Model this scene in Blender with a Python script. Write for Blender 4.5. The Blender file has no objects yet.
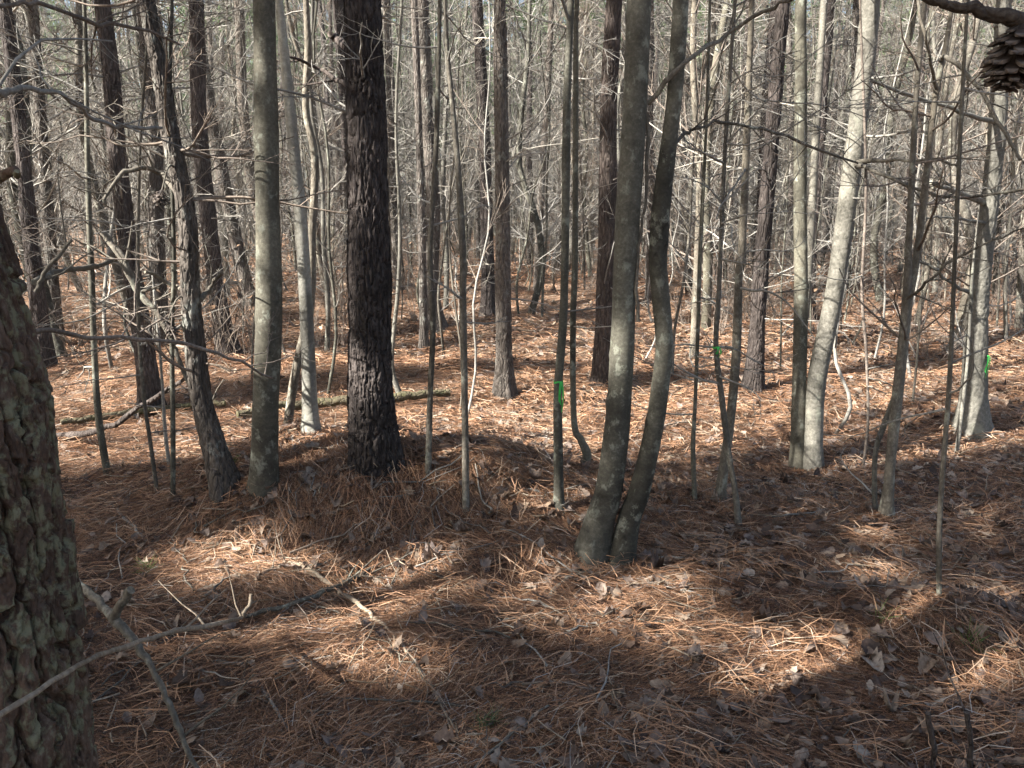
import bpy, math, random
import numpy as np
from mathutils import Vector

rng = np.random.default_rng(7)
random.seed(7)
R_ = math.radians
scene = bpy.context.scene
COL = scene.collection

# ------------------------------------------------------------------ camera
F = 773.0
PITCH = R_(12.0)
CAM = np.array([0.0, 0.0, 1.6])
FW = np.array([0.0, math.cos(PITCH), -math.sin(PITCH)])
UP = np.array([0.0, math.sin(PITCH), math.cos(PITCH)])
RT = np.array([1.0, 0.0, 0.0])
cam = bpy.data.cameras.new("camera")
cam.sensor_width = 36.0
cam.lens = F / 1024 * 36.0
cam.clip_start = 0.05
cam.clip_end = 3000
camo = bpy.data.objects.new("camera", cam)
camo.location = CAM
camo.rotation_euler = (R_(90) - PITCH, 0, 0)
COL.objects.link(camo)
scene.camera = camo

# sun: light travels along SD
SUN_EL = R_(37.0)
hx, hy = 0.90, 0.436
SD = np.array([math.cos(SUN_EL) * hx, math.cos(SUN_EL) * hy, -math.sin(SUN_EL)])

# ------------------------------------------------------------------ noise
def _hash(ix, iy, iz, seed):
    h = (ix.astype(np.int64) * 374761393 + iy.astype(np.int64) * 668265263 + iz.astype(np.int64) * 2147483647 + seed * 974634777) & 0xFFFFFFFF
    h = ((h ^ (h >> 13)) * 1274126177) & 0xFFFFFFFF
    h = (h ^ (h >> 16)) & 0xFFFFFFFF
    return h / 4294967295.0

def vnoise(p, seed=0):
    p = np.asarray(p, float)
    i = np.floor(p).astype(np.int64)
    f = p - i
    f = f * f * (3 - 2 * f)
    out = 0
    for dx in (0, 1):
        for dy in (0, 1):
            for dz in (0, 1):
                w = (f[..., 0] if dx else 1 - f[..., 0]) * (f[..., 1] if dy else 1 - f[..., 1]) * (f[..., 2] if dz else 1 - f[..., 2])
                out = out + w * _hash(i[..., 0] + dx, i[..., 1] + dy, i[..., 2] + dz, seed)
    return out

def n2(x, y, s, seed=0):
    p = np.stack([np.asarray(x, float) * s, np.asarray(y, float) * s, np.full(np.shape(x), 0.37)], -1)
    return vnoise(p, seed) * 2 - 1

# ------------------------------------------------------------------ terrain
MOUNDS = [  # x, y, rx, ry, h
    (-0.75, 4.15, 1.25, 0.58, 0.37),
    (-1.35, 4.35, 0.60, 0.45, 0.10),
    (1.62, 2.70, 0.55, 0.28, 0.17),
    (0.95, 3.05, 0.45, 0.28, 0.09),
    (-0.10, 4.20, 0.45, 0.40, 0.08),
    (0.25, 3.75, 0.35, 0.30, 0.05),
    (-0.45, 2.55, 0.55, 0.25, 0.06),
    (-1.3, 3.7, 0.25, 0.18, 0.09), (-0.2, 3.85, 0.22, 0.16, 0.10), (-0.75, 3.7, 0.25, 0.15, 0.08), (0.15, 3.4, 0.2, 0.15, 0.06), (-0.1, 3.3, 0.3, 0.14, 0.05),
    (0.7, 2.5, 0.22, 0.14, 0.05), (-1.0, 3.0, 0.25, 0.15, 0.06), (1.3, 3.3, 0.3, 0.15, 0.06),
    (0.3, 2.1, 0.5, 0.25, 0.05),
]
def g(x, y):
    x = np.asarray(x, float); y = np.asarray(y, float)
    r = np.hypot(x, y)
    z = 0.045 * n2(x, y, 1.1, 1) + 0.028 * n2(x, y, 2.9, 2) + 0.014 * n2(x, y, 7.0, 3)
    far = np.clip((r - 4.5) / 4.0, 0, 1)
    ph = y * 2 * math.pi / 3.3 + 1.3 * n2(x, y, 0.16, 5) + 0.10 * x
    z = z + far * 0.10 * np.sin(ph) + far * 0.14 * n2(x, y, 0.42, 6) + far * 0.05 * n2(x, y, 1.7, 16)
    z = z + np.clip((r - 12) / 60, 0, 1) * 0.9 * (n2(x, y, 0.05, 8) * 0.6 + 0.1)
    z = z + 0.022 * np.clip(r - 9, 0, 60)
    for mx, my, rx, ry, h in MOUNDS:
        q = ((x - mx) / rx) ** 2 + ((y - my) / ry) ** 2
        z = z + h * np.exp(-q * 1.1)
    return z

def gs(x, y):
    return float(g(np.array([x]), np.array([y]))[0])

def ray(px, py):
    d = FW + RT * ((px - 512) / F) + UP * ((384 - py) / F)
    return d
def pixY(px, py, Y):
    d = ray(px, py)
    return CAM + d * (Y / d[1])
def gpix(px, py):
    d = ray(px, py)
    ts = np.concatenate([np.arange(1.0, 14, 0.01), np.arange(14, 120, 0.1)])
    P = CAM[None] + ts[:, None] * d[None]
    below = P[:, 2] <= g(P[:, 0], P[:, 1])
    if not below.any():
        return P[-1]
    return P[np.argmax(below)]
def depth(P):
    return float(np.dot(np.asarray(P) - CAM, FW))

# lit patches of ground (gaps cut into the crowns overhead to shape the light), as ellipses on the ground
LIT = []
for cx, cy, rx, ry in [
    (262, 573, 80, 11), (180, 560, 40, 7), (412, 590, 42, 20), (240, 645, 60, 8), (370, 662, 75, 13), (300, 632, 50, 7),
    (505, 602, 24, 7), (640, 597, 75, 8), (712, 650, 62, 17), (560, 680, 48, 7), (880, 578, 38, 7), (808, 684, 48, 17),
    (965, 648, 66, 20), (995, 600, 34, 6), (478, 756, 34, 6), (600, 625, 40, 6), (150, 655, 30, 8), (620, 745, 30, 5),
    (480, 441, 120, 8), (640, 436, 130, 8), (900, 420, 120, 8), (1000, 442, 70, 8), (150, 420, 120, 10), (110, 388, 90, 7),
    (250, 402, 90, 8), (322, 440, 44, 10), (760, 448, 60, 6), (620, 462, 50, 4), (900, 455, 60, 5), (560, 476, 40, 4),
    (760, 500, 30, 4), (950, 500, 40, 4), (700, 540, 30, 4), (860, 470, 40, 4), (1010, 540, 24, 4)]:
    c = gpix(cx, cy)
    ry = ry * (1.7 if cy < 470 else 1.35); rx = rx * 1.1
    LIT.append((c[0], c[1], rx * depth(c) / F, ry * depth(c) ** 2 / (F * 1.45)))
def litmask(x, y):
    """True where sunlight reaches the ground."""
    m = np.zeros(np.shape(x), bool)
    jx = x + 0.13 * n2(x, y, 3.1, 31) + 0.10 * n2(x, y, 8.0, 36); jy = y + 0.09 * n2(x, y, 3.7, 32) + 0.07 * n2(x, y, 9.0, 37)
    for cx, cy, rx, ry in LIT:
        m |= ((jx - cx) / rx) ** 2 + ((jy - cy) / ry) ** 2 < 1
    m &= n2(x, y * 1.3, 4.4, 40) > -0.30
    far = y > 6.6
    s = n2(x * 0.30, y * 1.15, 1.0, 33) + 0.6 * n2(x, y, 1.3, 34)
    m |= far & (s > -0.48)
    band = (y > 4.9 + 0.25 * n2(x, y, 0.9, 38)) & (y < 7.2)
    m |= band & (s > -0.75) & (n2(x * 0.5, y * 3.2, 1.0, 39) > -0.55)
    m |= (y > 1.0) & (y <= 6.6) & (n2(x, y * 1.5, 4.2, 35) > 0.50)
    return m

# ------------------------------------------------------------------ mesh builder
class MB:
    def __init__(s):
        s.v = []; s.q = []; s.t = []; s.n = 0; s.tint = []; s.has = False
    def add(s, V, Q=None, T=None, tint=0.5):
        V = np.asarray(V, np.float32).reshape(-1, 3)
        if Q is not None and len(Q): s.q.append(np.asarray(Q, np.int32).reshape(-1, 4) + s.n)
        if T is not None and len(T): s.t.append(np.asarray(T, np.int32).reshape(-1, 3) + s.n)
        s.v.append(V); s.n += len(V)
        tt = np.asarray(tint, np.float32)
        s.tint.append(np.full(len(V), float(tt), np.float32) if tt.ndim == 0 else tt.astype(np.float32))
    def merge(s, o, Rm=None, loc=None, sc=1.0, dt=0.0):
        V, Q, T, ti = o.arrays()
        V = V * sc
        if Rm is not None: V = V @ Rm.T
        if loc is not None: V = V + np.asarray(loc)
        s.add(V, Q, T, ti + dt)
    def arrays(s):
        V = np.concatenate(s.v) if s.v else np.zeros((0, 3), np.float32)
        Q = np.concatenate(s.q) if s.q else np.zeros((0, 4), np.int32)
        T = np.concatenate(s.t) if s.t else np.zeros((0, 3), np.int32)
        return V, Q, T, np.concatenate(s.tint) if s.tint else np.zeros(0, np.float32)
    def mesh(s, name, mat, origin=(0, 0, 0), smooth=True):
        V, Q, T, ti = s.arrays()
        V = V - np.asarray(origin, np.float32)
        me = bpy.data.meshes.new(name)
        me.vertices.add(len(V)); me.vertices.foreach_set("co", V.astype(np.float32).ravel())
        nl = len(Q) * 4 + len(T) * 3
        me.loops.add(nl)
        me.loops.foreach_set("vertex_index", np.concatenate([Q.ravel(), T.ravel()]).astype(np.int32))
        me.polygons.add(len(Q) + len(T))
        st = np.concatenate([np.arange(len(Q)) * 4, len(Q) * 4 + np.arange(len(T)) * 3]).astype(np.int32)
        me.polygons.foreach_set("loop_start", st)
        me.polygons.foreach_set("use_smooth", np.full(len(st), smooth))
        at = me.attributes.new("tint", 'FLOAT', 'POINT')
        at.data.foreach_set("value", ti)
        me.update(calc_edges=True)
        me.validate()
        me.materials.append(mat)
        return me
    def build(s, name, mat, parent=None, origin=(0, 0, 0), smooth=True):
        me = s.mesh(name, mat, origin, smooth)
        return link(name, me, parent)

def link(name, me, parent=None):
    o = bpy.data.objects.new(name, me)
    COL.objects.link(o)
    if parent is not None: o.parent = parent
    return o

def tag(o, label, cat, group=None):
    o["label"] = label; o["category"] = cat
    if group: o["group"] = group
    return o
def empty(name, loc, label, cat, group=None):
    o = bpy.data.objects.new(name, None)
    o.empty_display_size = 0.2
    o.location = [float(c) for c in loc]
    COL.objects.link(o)
    return tag(o, label, cat, group)

def unit(v):
    return v / np.maximum(np.linalg.norm(v, axis=-1, keepdims=True), 1e-9)

def tubes(mb, P, R, S=4, cap=False, tint=0.5):
    """M tubes at once. P (M,K,3), R (M,K)."""
    P = np.asarray(P, float); R = np.asarray(R, float)
    M, K, _ = P.shape
    if M == 0: return
    T = np.empty_like(P)
    T[:, 1:-1] = P[:, 2:] - P[:, :-2]; T[:, 0] = P[:, 1] - P[:, 0]; T[:, -1] = P[:, -1] - P[:, -2]
    T = unit(T)
    D = unit(P[:, -1] - P[:, 0])
    ref = np.zeros((M, 3)); ax = np.argmin(np.abs(D), axis=1); ref[np.arange(M), ax] = 1
    U = unit(np.cross(T, ref[:, None, :])); W = np.cross(T, U)
    a = np.arange(S) * 2 * math.pi / S
    ring = U[:, :, None, :] * np.cos(a)[None, None, :, None] + W[:, :, None, :] * np.sin(a)[None, None, :, None]
    V = P[:, :, None, :] + ring * R[:, :, None, None]
    idx = np.arange(M * K * S).reshape(M, K, S)
    nx = np.roll(idx, -1, axis=2)
    Q = np.stack([idx[:, :-1], nx[:, :-1], nx[:, 1:], idx[:, 1:]], -1).reshape(-1, 4)
    tt = np.asarray(tint, float)
    if tt.ndim: tt = np.repeat(tt, K * S)
    mb.add(V.reshape(-1, 3), Q, None, tt)
    if cap:
        for e in (0, K - 1):
            c = P[:, e]; n0 = mb.n
            VV = np.concatenate([V[:, e].reshape(-1, 3), c])
            ii = np.arange(M * S).reshape(M, S); cc = M * S + np.arange(M)
            Tt = np.stack([ii, np.roll(ii, -1, 1), np.repeat(cc[:, None], S, 1)], -1).reshape(-1, 3)
            mb.add(VV, None, Tt, 0.9 if not tt.ndim else 0.9)

def grow(start, dr, ln, r, K, wig, up, g_, tip=0.35):
    M = len(start)
    P = np.empty((M, K, 3)); P[:, 0] = start
    d = unit(dr.copy())
    st = (ln / (K - 1))[:, None]
    for k in range(1, K):
        d = unit(d + g_.normal(0, wig, (M, 3)) + np.array([0, 0, up]))
        P[:, k] = P[:, k - 1] + d * st
    R = r[:, None] * (1 - (1 - tip) * np.linspace(0, 1, K)[None])
    return P, R

def kids(P, R, n, g_, lo=0.2, hi=1.0, lr=(0.3, 0.7), rr=0.6, spread=0.9):
    M, K, _ = P.shape
    par = np.repeat(np.arange(M), n)
    t = g_.uniform(lo, hi, M * n) * (K - 1.001)
    i = t.astype(int); f = (t - i)[:, None]
    st = P[par, i] * (1 - f) + P[par, i + 1] * f
    d = unit(P[par, i + 1] - P[par, i])
    side = unit(np.cross(d, g_.normal(0, 1, (M * n, 3))))
    dr = unit(d + side * spread * g_.uniform(0.6, 1.3, (M * n, 1)))
    ln0 = np.linalg.norm(P[:, -1] - P[:, 0], axis=1)
    ln = ln0[par] * g_.uniform(lr[0], lr[1], M * n) * (1.15 - t / (K - 1) * 0.6)
    r = (R[par, i] * rr)
    return st, dr, ln, r

def limb(P, R):
    return np.asarray(P)[None], np.asarray(R)[None]

def catmull(pts, n):
    pts = np.asarray(pts, float)
    m = len(pts)
    if m < 3:
        t = np.linspace(0, 1, n)[:, None]
        return pts[0] * (1 - t) + pts[-1] * t
    e = np.vstack([2 * pts[0] - pts[1], pts, 2 * pts[-1] - pts[-2]])
    ts = np.linspace(0, m - 1.0001, n)
    i = ts.astype(int); f = (ts - i)[:, None]
    p0, p1, p2, p3 = e[i], e[i + 1], e[i + 2], e[i + 3]
    return 0.5 * (2 * p1 + (p2 - p0) * f + (2 * p0 - 5 * p1 + 4 * p2 - p3) * f ** 2 + (3 * p1 - p0 - 3 * p2 + p3) * f ** 3)

# ------------------------------------------------------------------ materials
def nodes(name):
    m = bpy.data.materials.new(name); m.use_nodes = True
    nt = m.node_tree; nt.nodes.clear()
    out = nt.nodes.new("ShaderNodeOutputMaterial")
    return m, nt, out
def N(nt, t, **kw):
    n = nt.nodes.new(t)
    for k, v in kw.items():
        if k in n.inputs: n.inputs[k].default_value = v
        else: setattr(n, k, v)
    return n
def ramp(nt, fac, stops):
    r = nt.nodes.new("ShaderNodeValToRGB")
    el = r.color_ramp.elements
    while len(el) < len(stops): el.new(0.5)
    for e, (p, c) in zip(el, stops):
        e.position = p; e.color = (*c, 1)
    nt.links.new(fac, r.inputs[0])
    return r.outputs[0]
def coords(nt, scale=(1, 1, 1), rnd=True):
    tc = nt.nodes.new("ShaderNodeTexCoord")
    mp = nt.nodes.new("ShaderNodeMapping"); mp.inputs["Scale"].default_value = scale
    if rnd:
        oi = nt.nodes.new("ShaderNodeObjectInfo")
        mul = N(nt, "ShaderNodeMath", operation='MULTIPLY'); mul.inputs[1].default_value = 37.0
        nt.links.new(oi.outputs["Random"], mul.inputs[0])
        ad = N(nt, "ShaderNodeVectorMath", operation='ADD')
        nt.links.new(tc.outputs["Object"], ad.inputs[0]); nt.links.new(mul.outputs[0], ad.inputs[1])
        nt.links.new(ad.outputs[0], mp.inputs[0])
    else:
        nt.links.new(tc.outputs["Object"], mp.inputs[0])
    return mp.outputs[0]
def mixc(nt, a, b, f, mode='MIX'):
    m = nt.nodes.new("ShaderNodeMix"); m.data_type = 'RGBA'; m.blend_type = mode
    L = nt.links
    for s, i in ((a, 6), (b, 7)):
        if isinstance(s, tuple): m.inputs[i].default_value = (*s, 1)
        else: L.new(s, m.inputs[i])
    if isinstance(f, (int, float)): m.inputs[0].default_value = f
    else: L.new(f, m.inputs[0])
    return m.outputs[2]

def bark(name, c0, c1, c2, vs, zst, bump=0.6, dist=0.01, lichen=None, lsc=6.0, lth=0.58, rough=0.9, tone=0.35):
    m, nt, out = nodes(name); L = nt.links
    b = N(nt, "ShaderNodeBsdfPrincipled", Roughness=rough)
    b.inputs["Specular IOR Level"].default_value = 0.2
    v = coords(nt, (1, 1, zst))
    wn = N(nt, "ShaderNodeTexNoise", Scale=vs * 0.6, Detail=3.0); L.new(v, wn.inputs["Vector"])
    wm = N(nt, "ShaderNodeVectorMath", operation='SCALE'); L.new(wn.outputs["Color"], wm.inputs[0]); wm.inputs["Scale"].default_value = 1.1 / vs
    wa = N(nt, "ShaderNodeVectorMath", operation='ADD'); L.new(v, wa.inputs[0]); L.new(wm.outputs[0], wa.inputs[1])
    vo = N(nt, "ShaderNodeTexVoronoi", Scale=vs); vo.feature = 'DISTANCE_TO_EDGE'; L.new(wa.outputs[0], vo.inputs["Vector"])
    no = N(nt, "ShaderNodeTexNoise", Scale=vs * 2.6, Detail=6.0, Roughness=0.65); L.new(v, no.inputs["Vector"])
    big = N(nt, "ShaderNodeTexNoise", Scale=2.2, Detail=3.0); L.new(coords(nt), big.inputs["Vector"])
    col = ramp(nt, no.outputs[0], [(0.3, c0), (0.52, c1), (0.72, c2)])
    # broad tone drift along the stem
    tn = ramp(nt, big.outputs[0], [(0.35, (1 - tone,) * 3), (0.65, (1 + tone * 0.6,) * 3)])
    col = mixc(nt, col, tn, 1.0, 'MULTIPLY')
    oi = nt.nodes.new("ShaderNodeObjectInfo")
    ot = ramp(nt, oi.outputs["Random"], [(0.0, (0.75, 0.74, 0.72)), (0.5, (1.0, 1.0, 1.0)), (1.0, (1.25, 1.2, 1.12))])
    col = mixc(nt, col, ot, 1.0, 'MULTIPLY')
    if lichen:
        ln = N(nt, "ShaderNodeTexNoise", Scale=lsc, Detail=5.0, Roughness=0.7); L.new(coords(nt, (1, 1, 0.8)), ln.inputs["Vector"])
        lf = ramp(nt, ln.outputs[0], [(lth - 0.05, (0, 0, 0)), (lth + 0.04, (1, 1, 1))])
        col = mixc(nt, col, lichen, lf)
    at = nt.nodes.new("ShaderNodeAttribute"); at.attribute_name = "tint"
    col = mixc(nt, col, ramp(nt, at.outputs["Fac"], [(0.0, (0.30, 0.28, 0.26)), (0.5, (1, 1, 1)), (1.0, (1.35, 1.35, 1.3))]), 1.0, 'MULTIPLY')
    L.new(col, b.inputs["Base Color"])
    vr = ramp(nt, vo.outputs["Distance"], [(0.0, (0, 0, 0)), (0.16, (0.8, 0.8, 0.8)), (0.5, (1, 1, 1))])
    hh = N(nt, "ShaderNodeMath", operation='MULTIPLY_ADD'); L.new(no.outputs[0], hh.inputs[0]); hh.inputs[1].default_value = 0.5; L.new(vr, hh.inputs[2])
    bp = N(nt, "ShaderNodeBump", Strength=bump, Distance=dist); L.new(hh.outputs[0], bp.inputs["Height"])
    L.new(bp.outputs[0], b.inputs["Normal"])
    L.new(b.outputs[0], out.inputs[0])
    return m

M_PLATE = bark("plated_pine_bark", (0.055, 0.038, 0.028), (0.12, 0.078, 0.056), (0.20, 0.155, 0.12), 40, 0.4, 0.7, 0.005, (0.15, 0.145, 0.092), 26, 0.54)
M_DARKPINE = bark("dark_furrowed_bark", (0.027, 0.022, 0.020), (0.062, 0.051, 0.046), (0.135, 0.116, 0.107), 26, 0.22, 1.0, 0.012, None)
M_PINE = bark("grey_pine_bark", (0.05, 0.043, 0.037), (0.11, 0.095, 0.082), (0.20, 0.18, 0.16), 26, 0.3, 1.0, 0.010, (0.22, 0.22, 0.19), 9, 0.62)
M_SMOOTH = bark("smooth_olive_bark", (0.058, 0.055, 0.043), (0.085, 0.081, 0.064), (0.13, 0.125, 0.10), 26, 1.1, 0.3, 0.002, (0.20, 0.205, 0.165), 15, 0.60, 0.8, 0.5)
M_PALE = bark("pale_grey_bark", (0.09, 0.086, 0.072), (0.14, 0.134, 0.114), (0.22, 0.21, 0.182), 22, 1.0, 0.35, 0.004, (0.20, 0.20, 0.16), 5, 0.62, 0.8, 0.3)
M_WHITE = bark("chalky_pale_bark", (0.20, 0.192, 0.16), (0.29, 0.28, 0.24), (0.38, 0.37, 0.32), 20, 1.0, 0.35, 0.004, (0.17, 0.165, 0.13), 6, 0.64, 0.8, 0.3)
M_LIMB = bark("dark_limb_bark", (0.025, 0.02, 0.017), (0.05, 0.042, 0.036), (0.09, 0.078, 0.068), 60, 1.0, 0.7, 0.003)
M_DARKSAP = bark("dark_sapling_bark", (0.07, 0.062, 0.05), (0.12, 0.108, 0.088), (0.2, 0.185, 0.155), 30, 0.6, 0.5, 0.003, (0.25, 0.25, 0.2), 12, 0.62)
M_TWIG = bark("dead_twig_bark", (0.14, 0.132, 0.118), (0.24, 0.23, 0.205), (0.37, 0.355, 0.325), 30, 1, 0.2, 0.001)
M_TWIGD = bark("brown_twig_bark", (0.09, 0.072, 0.06), (0.17, 0.14, 0.115), (0.27, 0.235, 0.20), 30, 1, 0.2, 0.001)

M_STICK = bark("weathered_stick", (0.13, 0.105, 0.08), (0.22, 0.185, 0.145), (0.32, 0.28, 0.225), 30, 0.3, 0.5, 0.003)

def litter(name, stops, transl=0.0, rough=0.7, attr=True, spec=0.25, nscale=0):
    m, nt, out = nodes(name); L = nt.links
    b = N(nt, "ShaderNodeBsdfPrincipled", Roughness=rough)
    b.inputs["Specular IOR Level"].default_value = spec
    a = nt.nodes.new("ShaderNodeAttribute"); a.attribute_name = "tint"
    col = ramp(nt, a.outputs["Fac"], stops)
    if nscale:
        no = N(nt, "ShaderNodeTexNoise", Scale=nscale, Detail=4.0); L.new(coords(nt, rnd=False), no.inputs["Vector"])
        col = mixc(nt, col, ramp(nt, no.outputs[0], [(0.3, (0.6, 0.6, 0.6)), (0.7, (1.2, 1.2, 1.2))]), 1.0, 'MULTIPLY')
    L.new(col, b.inputs["Base Color"])
    if transl > 0:
        t = nt.nodes.new("ShaderNodeBsdfTranslucent"); L.new(col, t.inputs[0])
        mx = nt.nodes.new("ShaderNodeMixShader"); mx.inputs[0].default_value = transl
        L.new(b.outputs[0], mx.inputs[1]); L.new(t.outputs[0], mx.inputs[2]); L.new(mx.outputs[0], out.inputs[0])
    else:
        L.new(b.outputs[0], out.inputs[0])
    return m
M_STRAW = litter("pine_straw", [(0.0, (0.055, 0.034, 0.027)), (0.25, (0.135, 0.072, 0.043)), (0.5, (0.30, 0.160, 0.088)), (0.75, (0.44, 0.27, 0.16)), (0.9, (0.50, 0.41, 0.31)), (1.0, (0.38, 0.36, 0.33))], 0.15, 0.55)
M_LEAF = litter("dead_leaf", [(0.0, (0.06, 0.042, 0.035)), (0.3, (0.14, 0.095, 0.068)), (0.55, (0.21, 0.165, 0.14)), (0.8, (0.29, 0.21, 0.145)), (1.0, (0.34, 0.285, 0.23))], 0.2, 0.6, nscale=60)
M_NEEDLE = litter("green_needles", [(0.0, (0.05, 0.085, 0.035)), (0.5, (0.10, 0.155, 0.065)), (1.0, (0.19, 0.25, 0.12))], 0.45, 0.5)
M_TANLEAF = litter("tan_hanging_leaf", [(0.0, (0.28, 0.17, 0.10)), (1.0, (0.52, 0.38, 0.26))], 0.4, 0.6)
M_MOSS = litter("moss", [(0.0, (0.06, 0.10, 0.025)), (1.0, (0.16, 0.22, 0.05))], 0.1, 0.9)

def ground_mat():
    m, nt, out = nodes("forest_floor"); L = nt.links
    b = N(nt, "ShaderNodeBsdfPrincipled", Roughness=0.9); b.inputs["Specular IOR Level"].default_value = 0.15
    v = coords(nt, rnd=False)
    cols = []; hs = []
    wn = N(nt, "ShaderNodeTexNoise", Scale=5.0, Detail=3.0); L.new(v, wn.inputs["Vector"])
    prev = None
    # crossing needle directions: stretched noise at several angles
    for k, (ang, sc) in enumerate([(0.3, 90), (1.4, 80), (2.4, 100)]):
        mp = N(nt, "ShaderNodeMapping"); mp.inputs["Rotation"].default_value = (0, 0, ang); mp.inputs["Scale"].default_value = (sc * 0.09, sc, 1)
        ad = N(nt, "ShaderNodeVectorMath", operation='MULTIPLY_ADD'); L.new(wn.outputs["Color"], ad.inputs[0]); ad.inputs[1].default_value = (0.25, 0.25, 0); L.new(v, ad.inputs[2])
        L.new(ad.outputs[0], mp.inputs[0])
        n = N(nt, "ShaderNodeTexNoise", Scale=1.0, Detail=2.0); L.new(mp.outputs[0], n.inputs["Vector"])
        if prev is None: prev = n.outputs[0]
        else:
            mm = N(nt, "ShaderNodeMath", operation='MAXIMUM'); L.new(prev, mm.inputs[0]); L.new(n.outputs[0], mm.inputs[1]); prev = mm.outputs[0]
    col = ramp(nt, prev, [(0.42, (0.055, 0.038, 0.030)), (0.55, (0.17, 0.112, 0.075)), (0.68, (0.31, 0.215, 0.145)), (0.85, (0.41, 0.33, 0.26))])
    bn = N(nt, "ShaderNodeTexNoise", Scale=1.3, Detail=6.0, Roughness=0.7); L.new(v, bn.inputs["Vector"])
    col = mixc(nt, col, ramp(nt, bn.outputs[0], [(0.3, (0.55, 0.55, 0.60)), (0.5, (1.0, 0.97, 0.95)), (0.7, (1.3, 1.2, 1.1))]), 1.0, 'MULTIPLY')
    # scattered leaf-sized flecks
    vo = N(nt, "ShaderNodeTexVoronoi", Scale=9.0); L.new(v, vo.inputs["Vector"])
    fl = ramp(nt, vo.outputs["Distance"], [(0.16, (1, 1, 1)), (0.22, (0, 0, 0))])
    col = mixc(nt, col, (0.40, 0.33, 0.27), fl)
    L.new(col, b.inputs["Base Color"])
    bp = N(nt, "ShaderNodeBump", Strength=0.8, Distance=0.02); L.new(prev, bp.inputs["Height"])
    bp2 = N(nt, "ShaderNodeBump", Strength=0.7, Distance=0.08); L.new(bn.outputs[0], bp2.inputs["Height"]); L.new(bp.outputs[0], bp2.inputs["Normal"])
    L.new(bp2.outputs[0], b.inputs["Normal"]); L.new(b.outputs[0], out.inputs[0])
    return m
M_GROUND = ground_mat()

def plain(name, c, rough=0.6, tr=0.0):
    m, nt, out = nodes(name)
    b = N(nt, "ShaderNodeBsdfPrincipled", Roughness=rough); b.inputs["Base Color"].default_value = (*c, 1)
    no = N(nt, "ShaderNodeTexNoise", Scale=40.0, Detail=3.0); nt.links.new(coords(nt), no.inputs["Vector"])
    nt.links.new(mixc(nt, c, ramp(nt, no.outputs[0], [(0.3, tuple(x * 0.7 for x in c)), (0.7, tuple(min(1, x * 1.15) for x in c))]), 1.0), b.inputs["Base Color"])
    if tr:
        t = nt.nodes.new("ShaderNodeBsdfTranslucent"); t.inputs[0].default_value = (*c, 1)
        mx = nt.nodes.new("ShaderNodeMixShader"); mx.inputs[0].default_value = tr
        nt.links.new(b.outputs[0], mx.inputs[1]); nt.links.new(t.outputs[0], mx.inputs[2]); nt.links.new(mx.outputs[0], out.inputs[0])
    else:
        nt.links.new(b.outputs[0], out.inputs[0])
    return m
M_TAPE = plain("green_flagging_tape", (0.08, 0.62, 0.12), 0.45, 0.35)
M_CONE = litter("cone_scale", [(0.0, (0.018, 0.013, 0.010)), (0.5, (0.040, 0.030, 0.024)), (1.0, (0.17, 0.14, 0.115))], 0.0, 0.7)
M_GRASS = litter("green_blade", [(0.0, (0.06, 0.11, 0.03)), (1.0, (0.20, 0.28, 0.08))], 0.35, 0.5)

# ------------------------------------------------------------------ ground sheet
def axis(n, a, lim):
    t = np.linspace(-1, 1, n)
    s = np.sinh(t * a) / math.sinh(a)
    return s * lim
xs = axis(420, 7.2, 500)
ys = axis(560, 7.2, 500) + 3.0
X, Y = np.meshgrid(xs, ys)
Z = g(X, Y)
mb = MB()
idx = np.arange(X.size).reshape(X.shape)
Qd = np.stack([idx[:-1, :-1], idx[:-1, 1:], idx[1:, 1:], idx[1:, :-1]], -1).reshape(-1, 4)
mb.add(np.stack([X, Y, Z], -1).reshape(-1, 3), Qd)
go = mb.build("ground", M_GROUND); go["kind"] = "structure"

# ------------------------------------------------------------------ needle litter
def frustum_pts(n, y0, y1, marg, pw=1.0):
    y = y0 + (y1 - y0) * rng.uniform(0, 1, n) ** pw
    x = rng.uniform(-1, 1, n) * (0.70 * y + marg)
    return x, y

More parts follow.
